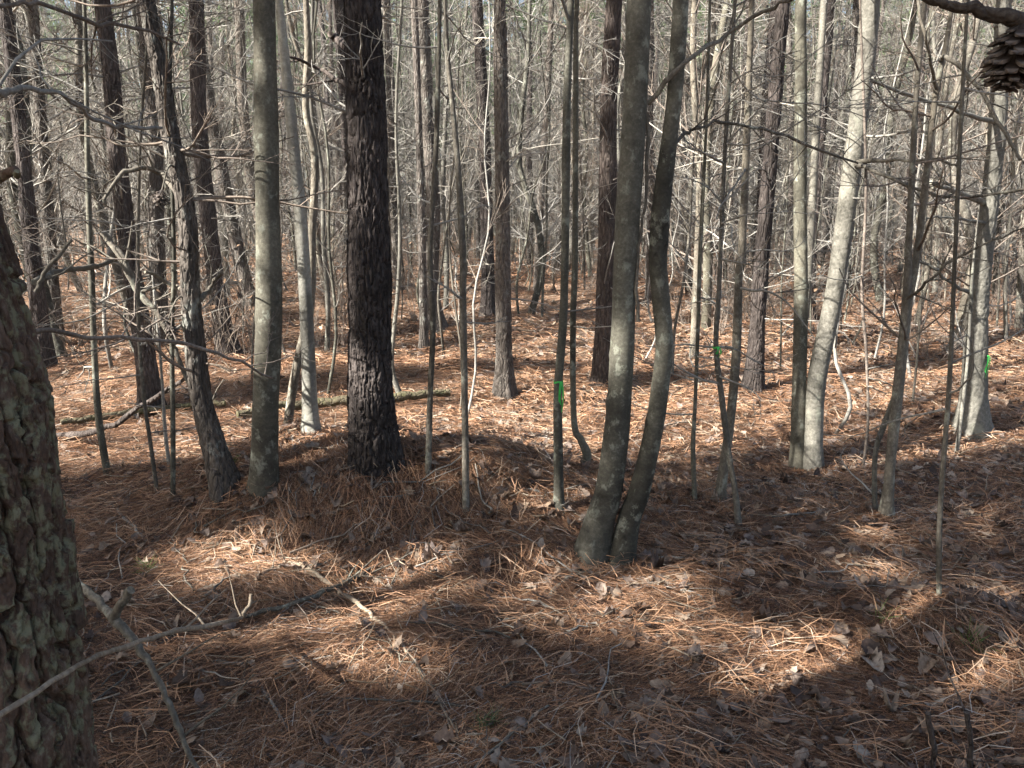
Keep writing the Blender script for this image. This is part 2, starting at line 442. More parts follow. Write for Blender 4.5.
def needles(mb, x, y, ln, w, lift=0.02, tint=None, zadd=0.0):
    n = len(x)
    an = rng.uniform(0, 2 * math.pi, n)
    # a preferred drift in patches
    an = np.where(rng.uniform(0, 1, n) < 0.45, 2.2 * n2(x, y, 1.2, 51) + rng.normal(0, 0.35, n), an)
    dx, dy = np.cos(an), np.sin(an)
    c = rng.normal(0, 0.16, n)
    L = ln * rng.uniform(0.6, 1.25, n)
    pts = []
    base = rng.uniform(0.0, lift, n) + zadd
    tilt = rng.normal(0, 0.12, n) * L
    for t, bend in ((-0.5, 0), (0.0, 1), (0.5, 0)):
        px = x + dx * L * t - dy * c * L * bend
        py = y + dy * L * t + dx * c * L * bend
        pz = g(px, py) + base + np.abs(tilt) * (0.5 + t * np.sign(tilt)) * 0.9 + 0.004 + 0.15 * lift * bend
        pts.append(np.stack([px, py, pz], -1))
    P = np.stack(pts, 1)
    roll = rng.uniform(-0.9, 0.9, n)
    wv = np.stack([-dy * np.cos(roll), dx * np.cos(roll), np.sin(roll)], -1) * (w / 2)[:, None] if np.ndim(w) else np.stack([-dy * np.cos(roll), dx * np.cos(roll), np.sin(roll)], -1) * w / 2
    A = P + wv[:, None]; B = P - wv[:, None]
    V = np.stack([A, B], 2)  # n,3,2,3
    i = np.arange(n)[:, None] * 6
    Q = np.concatenate([i + np.array([[0, 1, 3, 2]]), i + np.array([[2, 3, 5, 4]])], 1).reshape(-1, 4)
    if tint is None:
        tint = np.clip(0.36 + 0.06 * np.clip((y - 4.5) / 3, 0, 2) + 0.20 * n2(x, y, 1.6, 52) + rng.normal(0, 0.27, n), 0, 1)  # needles paler farther out: the sunlit strip is brightened in their colour
    mb.add(V.reshape(-1, 3), Q, None, np.repeat(tint, 6))

mb = MB()
x, y = frustum_pts(230000, 1.2, 4.2, 1.6); needles(mb, x, y, 0.115, 0.0016, 0.03)
x, y = frustum_pts(150000, 3.8, 8.0, 1.6); needles(mb, x, y, 0.13, 0.0025, 0.035)
x, y = frustum_pts(80000, 7.5, 18.0, 1.5, 1.2); needles(mb, x, y, 0.19, 0.0065, 0.05)
x, y = frustum_pts(40000, 17, 42.0, 1.5, 1.3); needles(mb, x, y, 0.30, 0.018, 0.10)
# straw heaped against bumps: tufts standing a little
for _ in range(900):
    yy = rng.uniform(1.5, 9); xx = rng.uniform(-1, 1) * (0.7 * yy + 1)
    k = 26
    needles(mb, xx + rng.normal(0, 0.05, k), yy + rng.normal(0, 0.05, k), 0.14, 0.0024 if yy < 5 else 0.0045, 0.09,
            np.clip(rng.normal(0.62, 0.15, k), 0, 1))
so = mb.build("pine_straw", M_STRAW, smooth=False)
so["kind"] = "stuff"; so["label"] = "thick mat of fallen reddish brown pine needles over the forest floor"; so["category"] = "pine straw"

# ------------------------------------------------------------------ dead leaves
def leaf_shape():
    # lobed outline (unit length, along +x)
    o = [(0, 0), (0.10, 0.03), (0.22, 0.17), (0.32, 0.15), (0.45, 0.29), (0.55, 0.22), (0.68, 0.30), (0.80, 0.20), (0.92, 0.15), (1.0, 0.0)]
    return np.array(o), np.array([(a, -b) for a, b in o[1:-1]])
LU, LD = leaf_shape()
def leaves(mb, pos, size, g_, flat=0.35, tint=None):
    n = len(pos)
    nu = len(LU)
    mid = np.stack([LU[:, 0], np.zeros(nu)], -1)
    low = np.stack([LU[:, 0], -LU[:, 1]], -1)
    tmpl = np.concatenate([LU, mid, low])           # 3*nu
    Q = []
    for i in range(nu - 1):
        Q.append((nu + i, nu + i + 1, i + 1, i)); Q.append((2 * nu + i, 2 * nu + i + 1, nu + i + 1, nu + i))
    Q = np.array(Q)
    an = g_.uniform(0, 2 * math.pi, n)
    cu = g_.normal(0, 0.7, n); cv = g_.normal(0, 0.8, n)
    X0 = (tmpl[None, :, 0] - 0.5) * size[:, None]; Y0 = tmpl[None, :, 1] * size[:, None] * g_.uniform(0.7, 1.2, n)[:, None]
    Z0 = (cu[:, None] * X0 ** 2 + cv[:, None] * Y0 ** 2 * 3 + 0.6 * X0 * Y0 * g_.normal(0, 1, n)[:, None]) / size[:, None] * 1.2
    P = np.stack([X0, Y0, Z0], -1)
    nrm = unit(np.stack([g_.normal(0, flat, n), g_.normal(0, flat, n), np.ones(n)], -1))
    a1 = unit(np.cross(nrm, np.stack([np.cos(an), np.sin(an), np.zeros(n)], -1))); a2 = np.cross(nrm, a1)
    W = P[..., 0:1] * a1[:, None] + P[..., 1:2] * a2[:, None] + P[..., 2:3] * nrm[:, None]
    W = W + pos[:, None]
    if tint is None: tint = g_.uniform(0, 1, n)
    mb.add(W.reshape(-1, 3), (Q[None] + (np.arange(n) * 3 * nu)[:, None, None]).reshape(-1, 4), None, np.repeat(tint, 3 * nu))
mb = MB()
n = 34000
x, y = frustum_pts(n, 1.4, 11, 1.4, 1.0)
keep = rng.uniform(0, 1, n) < np.clip(0.40 + 0.5 * n2(x, y, 0.8, 61) + 0.12 * x, 0.12, 1)
x, y = x[keep], y[keep]
sz = rng.uniform(0.03, 0.105, len(x)) 
leaves(mb, np.stack([x, y, g(x, y) + 0.025 + rng.uniform(0, 0.02, len(x))], -1), sz, rng)
n = 3500
x, y = frustum_pts(n, 9, 30, 1.4, 1.0)
leaves(mb, np.stack([x, y, g(x, y) + 0.05], -1), rng.uniform(0.08, 0.16, n), rng)
lo = mb.build("leaf_litter", M_LEAF)
lo["kind"] = "stuff"; lo["label"] = "scattered curled dead oak leaves lying in the pine straw"; lo["category"] = "dead leaves"

# ------------------------------------------------------------------ foliage
def blades(mb, C, D, ln, w, g_, tint):
    """needle tufts: each a slim pointed two-triangle blade from C along D"""
    n = len(C)
    side = unit(np.cross(D, g_.normal(0, 1, (n, 3))))
    a = C + side * (w / 2)[:, None]; b = C - side * (w / 2)[:, None]
    t = C + D * ln[:, None]
    V = np.stack([a, b, t], 1).reshape(-1, 3)
    T = np.arange(n * 3).reshape(-1, 3)
    mb.add(V, None, T, np.repeat(tint, 3))

def crown_branches(g_, base, axis_top, r_trunk, h0, h1, nb, blen):
    """living limbs of a pine crown; returns limb paths and tuft centres"""
    t = g_.uniform(0, 1, nb)
    hgt = h0 + (h1 - h0) * t
    f = ((hgt) / axis_top[2])[:, None]
    st = base + (axis_top) * f
    an = g_.uniform(0, 2 * math.pi, nb)
    dr = np.stack([np.cos(an), np.sin(an), np.full(nb, 0.25)], -1)
    ln = blen * (1.05 - 0.65 * t) * g_.uniform(0.6, 1.15, nb)
    P, R = grow(st, dr, ln, np.full(nb, r_trunk * 0.22) * (1.1 - 0.6 * t), 5, 0.12, 0.06, g_)
    return P, R

def pine_crown(g_, base, top_vec, r_trunk, h0, nb=34, blen=2.0, ntuft=9, nbl=16, bl=0.26, bw=0.022, filt=None):
    mb_w = MB(); mb_f = MB()
    P, R = crown_branches(g_, base, top_vec, r_trunk, h0, top_vec[2], nb, blen)
    tubes(mb_w, P, R, 3)
    st, dr, ln, r = kids(P, R, ntuft, g_, 0.25, 1.0, (0.18, 0.42), 0.5, 0.9)
    P2, R2 = grow(st, dr, ln, r, 3, 0.15, 0.08, g_)
    if filt is not None:
        kk = filt(P2[:, 1]) & filt(P2[:, 2]); P2 = P2[kk]; R2 = R2[kk]
    tubes(mb_w, P2, R2, 3)
    # needle tufts near the twig ends
    M = len(P2)
    rep = np.repeat(np.arange(M), nbl)
    f = g_.uniform(0.25, 1.05, M * nbl)[:, None]
    C = P2[rep, 1] * (1 - f) + P2[rep, 2] * f
    D0 = unit(P2[rep, 2] - P2[rep, 1])
    D = unit(D0 * 0.7 + unit(g_.normal(0, 1, (M * nbl, 3))))
    tint = np.clip(np.repeat(g_.uniform(0.1, 0.9, M), nbl) + g_.normal(0, 0.12, M * nbl), 0, 1)
    ln2 = bl * g_.uniform(0.7, 1.2, M * nbl); w2 = np.full(M * nbl, bw)
    if filt is not None:
        keep = filt(C + D * ln2[:, None] * 0.5)
        C, D, ln2, w2, tint = C[keep], D[keep], ln2[keep], w2[keep], tint[keep]
    blades(mb_f, C, D, ln2, w2, g_, tint)
    return mb_w, mb_f

# trunks the photograph shows in shade, with the heights their lit flecks sit at left open
SHADED = [(gpix(264, 487), 0.22), (gpix(375, 468), 0.26), (gpix(600, 545), 0.28), (gpix(228, 492), 0.30), (gpix(152, 414), 0.3), (gpix(231, 362), 0.3), (gpix(284, 460), 0.12), (gpix(603, 388), 0.25)]
SUNLIT = [(gpix(311, 436), -0.2, 4.5), (gpix(813, 473), 1.0, 4.0), (gpix(972, 435), 0.8, 4.0)]
def sunfilter(P):
    """keep foliage unless its shadow would land in a sunlit patch of ground"""
    t = P[:, 2] / (-SD[2])
    x = P[:, 0] + SD[0] * t; y = P[:, 1] + SD[1] * t
    for _ in range(2):
        t = (P[:, 2] - g(x, y)) / (-SD[2])
        x = P[:, 0] + SD[0] * t; y = P[:, 1] + SD[1] * t
    m = litmask(x, y) & (y < 22)
    hl = math.hypot(SD[0], SD[1]); ux, uy = SD[0] / hl, SD[1] / hl
    for c, rad in SHADED:
        al = (c[0] - P[:, 0]) * ux + (c[1] - P[:, 1]) * uy
        off = np.abs((c[0] - P[:, 0]) * uy - (c[1] - P[:, 1]) * ux)
        zz = P[:, 2] - al * math.tan(SUN_EL)
        near = (off < rad) & (zz > c[2]) & (zz < c[2] + 4.2) & ((n2(zz + c[0] * 7, off * 0 + c[1], 1.7, 91) < 0.42) | (zz < c[2] + 0.8))
        m &= ~near
    for c, z0, z1 in SUNLIT:
        al = (c[0] - P[:, 0]) * ux + (c[1] - P[:, 1]) * uy
        off = np.abs((c[0] - P[:, 0]) * uy - (c[1] - P[:, 1]) * ux)
        zz = P[:, 2] - al * math.tan(SUN_EL)
        m |= (off < 0.26) & (al > 0) & (zz > c[2] + z0) & (zz < c[2] + z1)
    return ~m

# ------------------------------------------------------------------ hero trunks
def hero_path(pts, Y, widths, H, base_gz=True):
    """pts: (px,py) base->top, all in the plane at distance Y; widths in px. Extended up to height H."""
    P = [pixY(px, py, Y + (0 if len(p) < 3 else 0)) for (px, py, *p) in pts]
    W = [w * depth(p) / F / 2 for w, p in zip(widths, P)]
    P = np.array(P)
    gz = gs(P[0][0], Y)
    # root the base in the ground
    d0 = P[0] - P[1]
    b = P[0].copy()
    if b[2] > gz:
        tt = (b[2] - gz + 0.0) / max(1e-3, -d0[2]) if d0[2] < 0 else 0
        b = b + d0 * min(tt, 3)
        b[2] = gz
        P[0] = b
    P = np.vstack([[P[0] + unit(d0) * 0.12], P]); W = [W[0]] + W
    # extend upward
    d = unit(P[-1] - P[-2]); p = P[-1].copy(); w = W[-1]
    z0 = p[2]; ext = []; we = []
    k = 6
    for i in range(1, k + 1):
        d = unit(d * 0.8 + np.array([0, 0, 0.35]))
        p = p + d * (H - z0) / k / max(0.3, d[2])
        ext.append(p.copy()); we.append(w * (1 - i / k * 0.82))
    return P, np.array(W), np.array(ext), np.array(we)

def cells(u, v, nu, seed):
    """F1, F2 and cell id of a jittered grid; u wraps after nu cells"""
    iu = np.floor(u).astype(np.int64); iv = np.floor(v).astype(np.int64)
    f1 = np.full(u.shape, 9.0); f2 = np.full(u.shape, 9.0); cid = np.zeros(u.shape)
    for du in (-1, 0, 1):
        for dv in (-1, 0, 1):
            cu = iu + du; cv = iv + dv; wu = np.mod(cu, nu)
            jx = _hash(wu, cv, wu * 0, seed); jy = _hash(wu, cv, wu * 0 + 5, seed); jid = _hash(wu, cv, wu * 0 + 9, seed)
            d = np.maximum(np.abs(u - cu - 0.1 - 0.8 * jx) * 1.0, 0) ** 1.0 * 0.75 + np.hypot(u - cu - 0.1 - 0.8 * jx, v - cv - 0.1 - 0.8 * jy) * 0.6
            n = d < f1
            f2 = np.where(n, f1, np.minimum(f2, d)); cid = np.where(n, jid, cid); f1 = np.where(n, d, f1)
    return f1, f2, cid

def trunk_mesh(P, W, ext, we, S=14, rows=60, disp=0.0, dfreq=(0.03, 0.09), kind='smooth', flare=0.35, seed=1):
    g0 = P[1]
    n1 = rows
    A = catmull(np.vstack([P, ext[:1]]), n1)
    # radius along the visible part by arc index
    wi = np.interp(np.linspace(0, len(P), n1), np.arange(len(P) + 1), np.concatenate([W, [we[0]]]))
    B = catmull(np.vstack([A[-2:], ext[1:]]), 18)[1:]
    wb = np.interp(np.linspace(0, 1, len(B)), np.linspace(0, 1, len(we)), we)
    C = np.vstack([A, B]); R = np.concatenate([wi, wb])
    hgt = np.maximum(C[:, 2] - g0[2], 0)
    R = R * (1 + flare * np.exp(-hgt / (W[0] * 2.2)))
    # gentle natural irregularity
    ang = np.arange(S) * 2 * math.pi / S
    T = np.gradient(C, axis=0); T = unit(T)
    ref = np.array([0.0, 1.0, 0.0])
    U = unit(np.cross(T, ref)); Wv = np.cross(T, U)
    ring = U[:, None] * np.cos(ang)[None, :, None] + Wv[:, None] * np.sin(ang)[None, :, None]
    rr = np.repeat(R[:, None], S, 1)
    q = ring * R[:, None, None] + C[:, None] * np.array([0, 0, 1.0])
    # low-frequency lumps + root lobes
    rr = rr * (1 + 0.07 * (vnoise(q * np.array([7, 7, 3.0]), seed) * 2 - 1))
    lobes = 0.5 * np.exp(-hgt / (W[0] * 1.4))[:, None] * np.maximum(0, np.sin(ang * 3 + seed) * 0.5 + np.sin(ang * 5 + seed * 2) * 0.5)[None] * flare
    rr = rr * (1 + lobes)
    if disp > 0:
        circ = 2 * math.pi * float(np.median(R[:max(2, n1 // 2)]))
        cw, ch = dfreq
        nu = max(5, int(round(circ / cw)))
        al = np.concatenate([[0], np.cumsum(np.linalg.norm(np.diff(C, axis=0), axis=1))])
        wu = (vnoise(q * np.array([14, 14, 9.0]), seed + 5) - 0.5) * 0.7 + (vnoise(q * np.array([60, 60, 40.0]), seed + 6) - 0.5) * 0.45
        wv = (vnoise(q * np.array([12, 12, 12.0]), seed + 7) - 0.5) * 0.6 + (vnoise(q * np.array([60, 60, 60.0]), seed + 9) - 0.5) * 0.25
        uu = ang[None] / (2 * math.pi) * nu + wu; vv = al[:, None] / ch + wv
        f1, f2, cid = cells(uu, vv, nu, seed)
        pl = np.clip((f2 - f1) * 6.0, 0, 1) ** 0.9
        g1, g2_, cid2 = cells(uu * 2 + 0.3, vv * 2.3, nu * 2, seed + 3)
        pl2 = np.clip((g2_ - g1) * 4.0, 0, 1)
        rr = rr + disp * (pl - 1 + 0.45 * (cid - 0.5) * pl + 0.22 * cid2 * pl + 0.18 * (pl2 - 1) * pl)
        rr = rr + disp * 0.16 * (vnoise(q * np.array([150, 150, 70]), seed + 4) - 0.5) + disp * 0.3 * (vnoise(q * np.array([50, 50, 14]), seed + 8) - 0.5)
    tint = np.full(rr.shape, 0.5)
    if disp == 0 and S >= 20:
        gk = np.random.default_rng(seed + 77)
        al = np.concatenate([[0], np.cumsum(np.linalg.norm(np.diff(C, axis=0), axis=1))])
        for _ in range(34):
            ka = gk.uniform(0, 2 * math.pi); kl = gk.uniform(0.15, 6.5); big = gk.uniform(0.4, 1.0)
            du = (np.mod(ang[None] - ka + math.pi, 2 * math.pi) - math.pi) * R[:, None]; dl = al[:, None] - kl
            # an eyebrow-shaped branch scar with a lump under it
            q2 = (du / (0.022 * big)) ** 2 + ((dl + 6 * du ** 2 / 0.05) / (0.011 * big)) ** 2
            rr = rr + 0.006 * big * np.exp(-((du / (0.03 * big)) ** 2 + (dl / (0.03 * big)) ** 2))
            tint = tint - 0.42 * np.exp(-q2)
        tint = tint + 0.22 * (vnoise(q * np.array([18, 18, 60.0]), seed + 31) - 0.5) + 0.25 * (vnoise(q * np.array([30, 30, 16.0]), seed + 36) - 0.5) + 0.50 * (vnoise(q * np.array([9, 9, 3.0]), seed + 32) - 0.5)
        tint = np.clip(tint - 0.22 * np.exp(-hgt / 0.22)[:, None] * vnoise(q * 20, seed + 33), 0, 1)
    V = C[:, None] + ring * rr[..., None]
    m = MB()
    K = len(C)
    idx = np.arange(K * S).reshape(K, S); nx = np.roll(idx, -1, 1)
    Q = np.stack([idx[:-1], nx[:-1], nx[1:], idx[1:]], -1).reshape(-1, 4)
    m.add(V.reshape(-1, 3), Q, None, tint.ravel())
    return m, C, R

def on_path(C, z):
    i = int(np.argmin(np.abs(C[:, 2] - z)))
    return C[i]

def dead_branch_set(g_, C, R, n, z0, z1, ln=(0.4, 1.5), r=(0.004, 0.009), nk=7, up=0.02, droop=0.0, minr=0.0016):
    """list of single-branch meshes (each with its side twigs), plus"""
    out = []
    for _ in range(n):
        z = C[0, 2] + g_.uniform(z0, z1)
        i = int(np.argmin(np.abs(C[:, 2] - z)))
        if i >= len(C) - 1: continue
        an = g_.uniform(0, 2 * math.pi)
        d = np.array([[math.cos(an), math.sin(an), g_.uniform(-0.25, 0.55)]])
        l = np.array([g_.uniform(*ln)]); r0 = np.array([min(g_.uniform(*r), R[i] * 0.5)])
        P, Rr = grow(C[i][None] + d * R[i] * 0.6, d, l, r0, 8, 0.14, up - droop, g_, 0.3)
        m = MB(); tubes(m, P, np.maximum(Rr, minr), 5)
        k = max(2, int(nk * l[0]))
        s, dr, l2, r2 = kids(P, Rr, k, g_, 0.15, 1.0, (0.2, 0.55), 0.6, 0.8)
        P2, R2 = grow(s, dr, l2, r2, 5, 0.14, up, g_, 0.4); tubes(m, P2, np.maximum(R2, minr), 3)
        s, dr, l3, r3 = kids(P2, R2, 3, g_, 0.2, 1.0, (0.2, 0.6), 0.7, 0.8)
        P3, R3 = grow(s, dr, l3, r3, 4, 0.14, up, g_, 0.5); tubes(m, P3, np.maximum(R3, minr * 0.8), 3)
        out.append(m)
    return out

def bare_crown(g_, C, R, h0, n=14, ln=1.6):
    m = MB()
    zt = C[-1, 2]
    zz = g_.uniform(h0, zt, n)
    ii = [int(np.argmin(np.abs(C[:, 2] - z))) for z in zz]
    an = g_.uniform(0, 2 * math.pi, n)
    d = np.stack([np.cos(an), np.sin(an), g_.uniform(0.6, 1.4, n)], -1)
    P, Rr = grow(C[ii], d, ln * g_.uniform(0.6, 1.3, n), np.array([max(0.006, R[i] * 0.35) for i in ii]), 6, 0.12, 0.06, g_)
    tubes(m, P, Rr, 4)
    s, dr, l, r = kids(P, Rr, 7, g_); P2, R2 = grow(s, dr, l, r, 4, 0.12, 0.05, g_); tubes(m, P2, R2, 3)
    s, dr, l, r = kids(P2, R2, 4, g_); P3, R3 = grow(s, dr, l, r, 3, 0.12, 0.05, g_); tubes(m, P3, np.maximum(R3, 0.002), 3)
    return m

def limb_px(pts, widths, S=7, n=14, seed=0, twigs=0, twl=(0.12, 0.4), wig=0.006):
    """pts: (px,py,Y) with widths in px -> MB of one curved limb with side twigs"""
    g_ = np.random.default_rng(seed + 500)
    P = np.array([pixY(a, b, c) for a, b, c in pts])
    Wd = np.array([w * depth(p) / F / 2 for w, p in zip(widths, P)])
    C = catmull(P, n); C[1:-1] += g_.normal(0, wig, (n - 2, 3)) * 0.7
    Rr = np.interp(np.linspace(0, len(P) - 1, n), np.arange(len(P)), Wd) * g_.uniform(0.9, 1.12, n)
    m = MB(); tubes(m, C[None], Rr[None], S, True)
    if twigs:
        s, dr, l, r = kids(C[None], Rr[None], twigs, g_, 0.1, 1.0, (0.1, 0.2), 0.5, 1.0)
        l = g_.uniform(*twl, len(l))
        P2, R2 = grow(s, dr, l, np.maximum(r, 0.0015), 5, 0.14, 0.02, g_); tubes(m, P2, R2, 4)
        s, dr, l, r = kids(P2, R2, 2, g_); P3, R3 = grow(s, dr, l, np.maximum(r, 0.0012), 3, 0.14, 0.02, g_); tubes(m, P3, R3, 3)
    return m, C, Rr

HERO_PX = []   # (px column, short description) for naming the gaps
HEROES = {}
def hero(key, name, label, cat, pts, widths, mat, H, kind='smooth', Y=None, S=14, rows=60, disp=0.0, dfreq=(0.03, 0.09), flare=0.5,
         nb=0, bz=(0.3, 4.2), bln=(0.3, 1.2), br=(0.004, 0.009), crown='bare', twig=None, seed=1, col=None, group=None, nk=7):
    g_ = np.random.default_rng(seed)
    if Y is None: Y = gpix(*pts[0][:2])[1]
    P, W, ext, we = hero_path(pts, Y, widths, H)
    base = P[1]
    m, C, R = trunk_mesh(P, W, ext, we, S, rows, disp, dfreq, kind, flare, seed)
    root = empty(name, base, label, cat, group)
    m.build("trunk", mat, root, base)
    tw = twig or M_TWIG
    for b in dead_branch_set(g_, C, R, nb, bz[0], bz[1], bln, br, nk):
        b.build("branch", tw, root, base)
    if crown == 'pine':
        i0 = int(np.argmin(np.abs(C[:, 2] - H * 0.55)))
        top = C[-1] - C[i0]
        mw, mf = pine_crown(g_, C[i0], top, R[i0] + 0.03, 0.0, 30, 1.9, 8, 14, filt=sunfilter)
        cr = mf.build("crown", M_NEEDLE, root, base, False)
        mw.build("crown_branch", M_PINE, cr)
        cr.children[0].data.transform(__import__("mathutils").Matrix.Translation(-Vector([float(c) for c in base])))
    elif crown == 'bare':
        bare_crown(g_, C, R, max(4.2, base[2] + 0.45 * H), 12, 1.5).build("crown", mat, root, base)
    HEROES[key] = (root, base, C, R, Y)
    if col: HERO_PX.append((np.interp(300, [p[1] for p in pts][::-1], [p[0] for p in pts][::-1]), col))
    return root

# 1 foreground plated pine, cut by the left edge
hero('fg', "pine_tree", "big plated pine trunk with lichen cut off by the left edge, nearest of all", "tree",
     [(-8, 820), (-14, 768), (-33, 590), (-44, 490), (-60, 400), (-82, 300), (-112, 190), (-150, 0)], [190, 186, 180, 178, 174, 170, 162, 150],
     M_PLATE, 12, 'plate', Y=1.28, S=420, rows=900, disp=0.034, dfreq=(0.058, 0.20), flare=0.0, crown='pine', seed=11)
hero('black', "pine_tree", "near-black deeply furrowed pine trunk on the mound, thickest of the upright ones", "tree",
     [(375, 468), (371, 380), (370, 300), (366, 130), (362, 0)], [44, 42, 41, 39, 37], M_DARKPINE, 14, 'furrow', S=150, rows=520, disp=0.016,
     dfreq=(0.028, 0.085), flare=0.25, nb=5, bz=(1.8, 5), bln=(0.4, 1.0), crown='pine', seed=12, col="furrowed black pine")
hero('olive', "hardwood_tree", "straight smooth olive grey trunk rising from the left flank of the mound", "tree",
     [(264, 487), (266, 400), (269, 300), (266, 130), (264, 0)], [26, 25, 25, 23, 22], M_SMOOTH, 12, S=44, rows=420, flare=0.25, nb=0, seed=13, col="straight smooth olive trunk")
hero('white', "hardwood_tree", "pale sunlit trunk behind the mound with white bark and dark dead knots", "tree",
     [(311, 436), (308, 350), (304, 270), (299, 200), (289, 100), (281, 20), (279, 0)], [15, 14, 13, 12, 11, 9, 8], M_WHITE, 11, S=30, rows=300, nb=3, bz=(2.5, 4), bln=(0.3, 0.7), seed=14, col="white sunlit trunk")
hero('bent', "sapling_tree", "dark thin wavy sapling between the olive trunk and the black pine", "sapling",
     [(284, 460), (291, 400), (299, 356), (308, 320), (311, 289), (312, 233), (315, 160), (306, 110), (308, 50), (306, 0)], [10, 9, 9, 9, 9, 8, 8, 7, 7, 6], M_DARKSAP, 8, S=12, rows=90, Y=4.75, nb=4, bz=(2, 3.6), bln=(0.3, 0.7), seed=15)
hero('lean', "pine_tree", "rough leaning pine at the left end of the mound, many dead stubs", "tree",
     [(228, 492), (212, 440), (200, 389), (190, 289), (187, 217), (170, 133), (160, 67), (147, 0)], [25, 22, 20, 19, 18, 17, 16, 15], M_PINE, 12, 'furrow', S=60, rows=260, disp=0.009, dfreq=(0.022, 0.06),
     nb=32, bz=(0.5, 4), bln=(0.3, 1.1), crown='pine', seed=16, twig=M_TWIGD, col="leaning rough pine")
hero('left7', "pine_tree", "reddish pine trunk left of the leaning pine, leaning the same way", "tree",
     [(152, 414), (146, 360), (135, 289), (128, 247), (117, 150), (112, 83), (102, 0)], [21, 19, 18, 17, 17, 16, 15], M_DARKPINE, 13, 'furrow', S=50, rows=220, disp=0.010, dfreq=(0.026, 0.08), nb=25, bz=(0.8, 5), bln=(0.3, 1.2), crown='pine', seed=17)
hero('left8', "pine_tree", "dark pine trunk close behind the right side of the leaning pine", "tree",
     [(231, 362), (222, 320), (217, 290), (210, 233), (200, 133), (197, 20), (196, 0)], [20, 17, 16, 16, 15, 14, 14], M_DARKPINE, 14, 'furrow', S=40, rows=160, disp=0.012, dfreq=(0.03, 0.09), nb=28, bz=(0.8, 6), bln=(0.4, 1.3), crown='pine', seed=18)
hero('left29', "pine_tree", "dark pine just right of the foreground trunk, tan leaves at its foot", "tree",
     [(45, 372), (40, 320), (32, 250), (20, 130), (4, 0)], [19, 16, 14, 13, 12], M_DARKPINE, 14, 'furrow', S=36, rows=120, disp=0.010, dfreq=(0.03, 0.09), nb=22, bz=(1, 6), bln=(0.4, 1.4), crown='pine', seed=19)
hero('left30', "pine_tree", "slim pine with lit bark flecks, second right of the foreground trunk", "tree",
     [(58, 345), (54, 300), (47, 200), (38, 80), (32, 0)], [13, 12, 11, 10, 10], M_PINE, 13, S=20, rows=60, nb=25, bz=(1, 7), bln=(0.4, 1.4), crown='pine', seed=20, flare=0.2)
hero('p505', "pine_tree", "mid grey pine with swollen foot standing alone in the sunlit dip", "tree",
     [(505, 398), (504, 350), (503, 290), (503, 233), (501, 100), (500, 0)], [21, 16, 15, 15, 14, 12], M_PINE, 14, 'furrow', S=48, rows=200, disp=0.010, dfreq=(0.028, 0.08), flare=0.35, nb=35, bz=(0.8, 6), bln=(0.4, 1.5), crown='pine', seed=21, col="grey pine in the sunlit dip")
hero('p488', "pine_tree", "dark pine half hidden behind the left of the lone grey pine", "tree",
     [(489, 320), (488, 280), (487, 233), (484, 133), (477, 0)], [15, 13, 13, 12, 11], M_DARKPINE, 14, S=20, rows=60, nb=25, bz=(1, 8), bln=(0.4, 1.5), crown='pine', seed=22)
hero('p435', "pine_tree", "grey pine with lit left edge between the black pine and the lone grey pine", "tree",
     [(437, 332), (432, 289), (433, 200), (426, 100), (422, 0)], [17, 14, 14, 12, 11], M_PINE, 14, S=20, rows=60, nb=28, bz=(1, 7), bln=(0.4, 1.5), crown='pine', seed=23)
hero('p425', "pine_tree", "thin straight pine just left of the lit-edged grey pine", "tree",
     [(424, 350), (423, 300), (422, 247), (418, 100), (414, 0)], [9, 8, 8, 7, 7], M_PINE, 12, S=14, rows=50, nb=22, bz=(1, 6), bln=(0.3, 1.2), crown='pine', seed=24)
hero('snag', "dead_sapling", "thin dead stem with a snapped-off top in front of the grey pines", "sapling",
     [(466, 514), (465, 420), (463, 300), (463, 256), (458, 167), (452, 100), (449, 72)], [8, 7, 7, 7, 6, 5, 5], M_DARKSAP, 2.75, S=10, rows=70, nb=3, bz=(0.8, 2.4), bln=(0.15, 0.4), crown=None, seed=25, flare=0.1)
hero('s430', "sapling_tree", "thin dark wavy sapling right of the black pine at the mound edge", "sapling",
     [(428, 477), (430, 400), (433, 323), (430, 250), (436, 150), (440, 0)], [7, 6, 6, 5, 5, 4], M_DARKSAP, 6, S=10, rows=60, nb=9, bz=(0.6, 3.5), bln=(0.2, 0.6), seed=26, flare=0.1)
hero('t565', "sapling_tree", "straight left stem of the slim pair, green ribbon tied at knee height", "sapling",
     [(559, 512), (558, 430), (558, 389), (563, 323), (565, 253), (567, 100), (571, 0)], [10, 9, 8, 8, 8, 8, 7], M_SMOOTH, 8, S=12, rows=70, nb=6, bz=(1, 3.5), bln=(0.3, 0.8), seed=27, col="slim ribboned pair")
hero('t575', "sapling_tree", "right stem of the slim pair, kinked sideways near its foot", "sapling",
     [(571, 504), (580, 478), (587, 456), (581, 440), (574, 420), (573, 323), (575, 253), (576, 33), (577, 0)], [8, 9, 9, 7, 6, 6, 6, 5, 5], M_SMOOTH, 8, S=12, rows=100, Y=4.35, nb=3, bz=(1, 3.5), bln=(0.3, 0.7), seed=28, flare=0.1)
hero('A', "hardwood_tree", "left and thicker of the two curved smooth trunks rising together at centre", "tree",
     [(590, 560), (600, 520), (609, 489), (617, 430), (620, 389), (623, 330), (624, 289), (627, 233), (635, 100), (639, 0)], [31, 28, 27, 25, 23, 23, 24, 25, 25, 25], M_SMOOTH, 12, S=56, rows=520, flare=0.3, nb=0, seed=29, col="thick curved centre trunk")
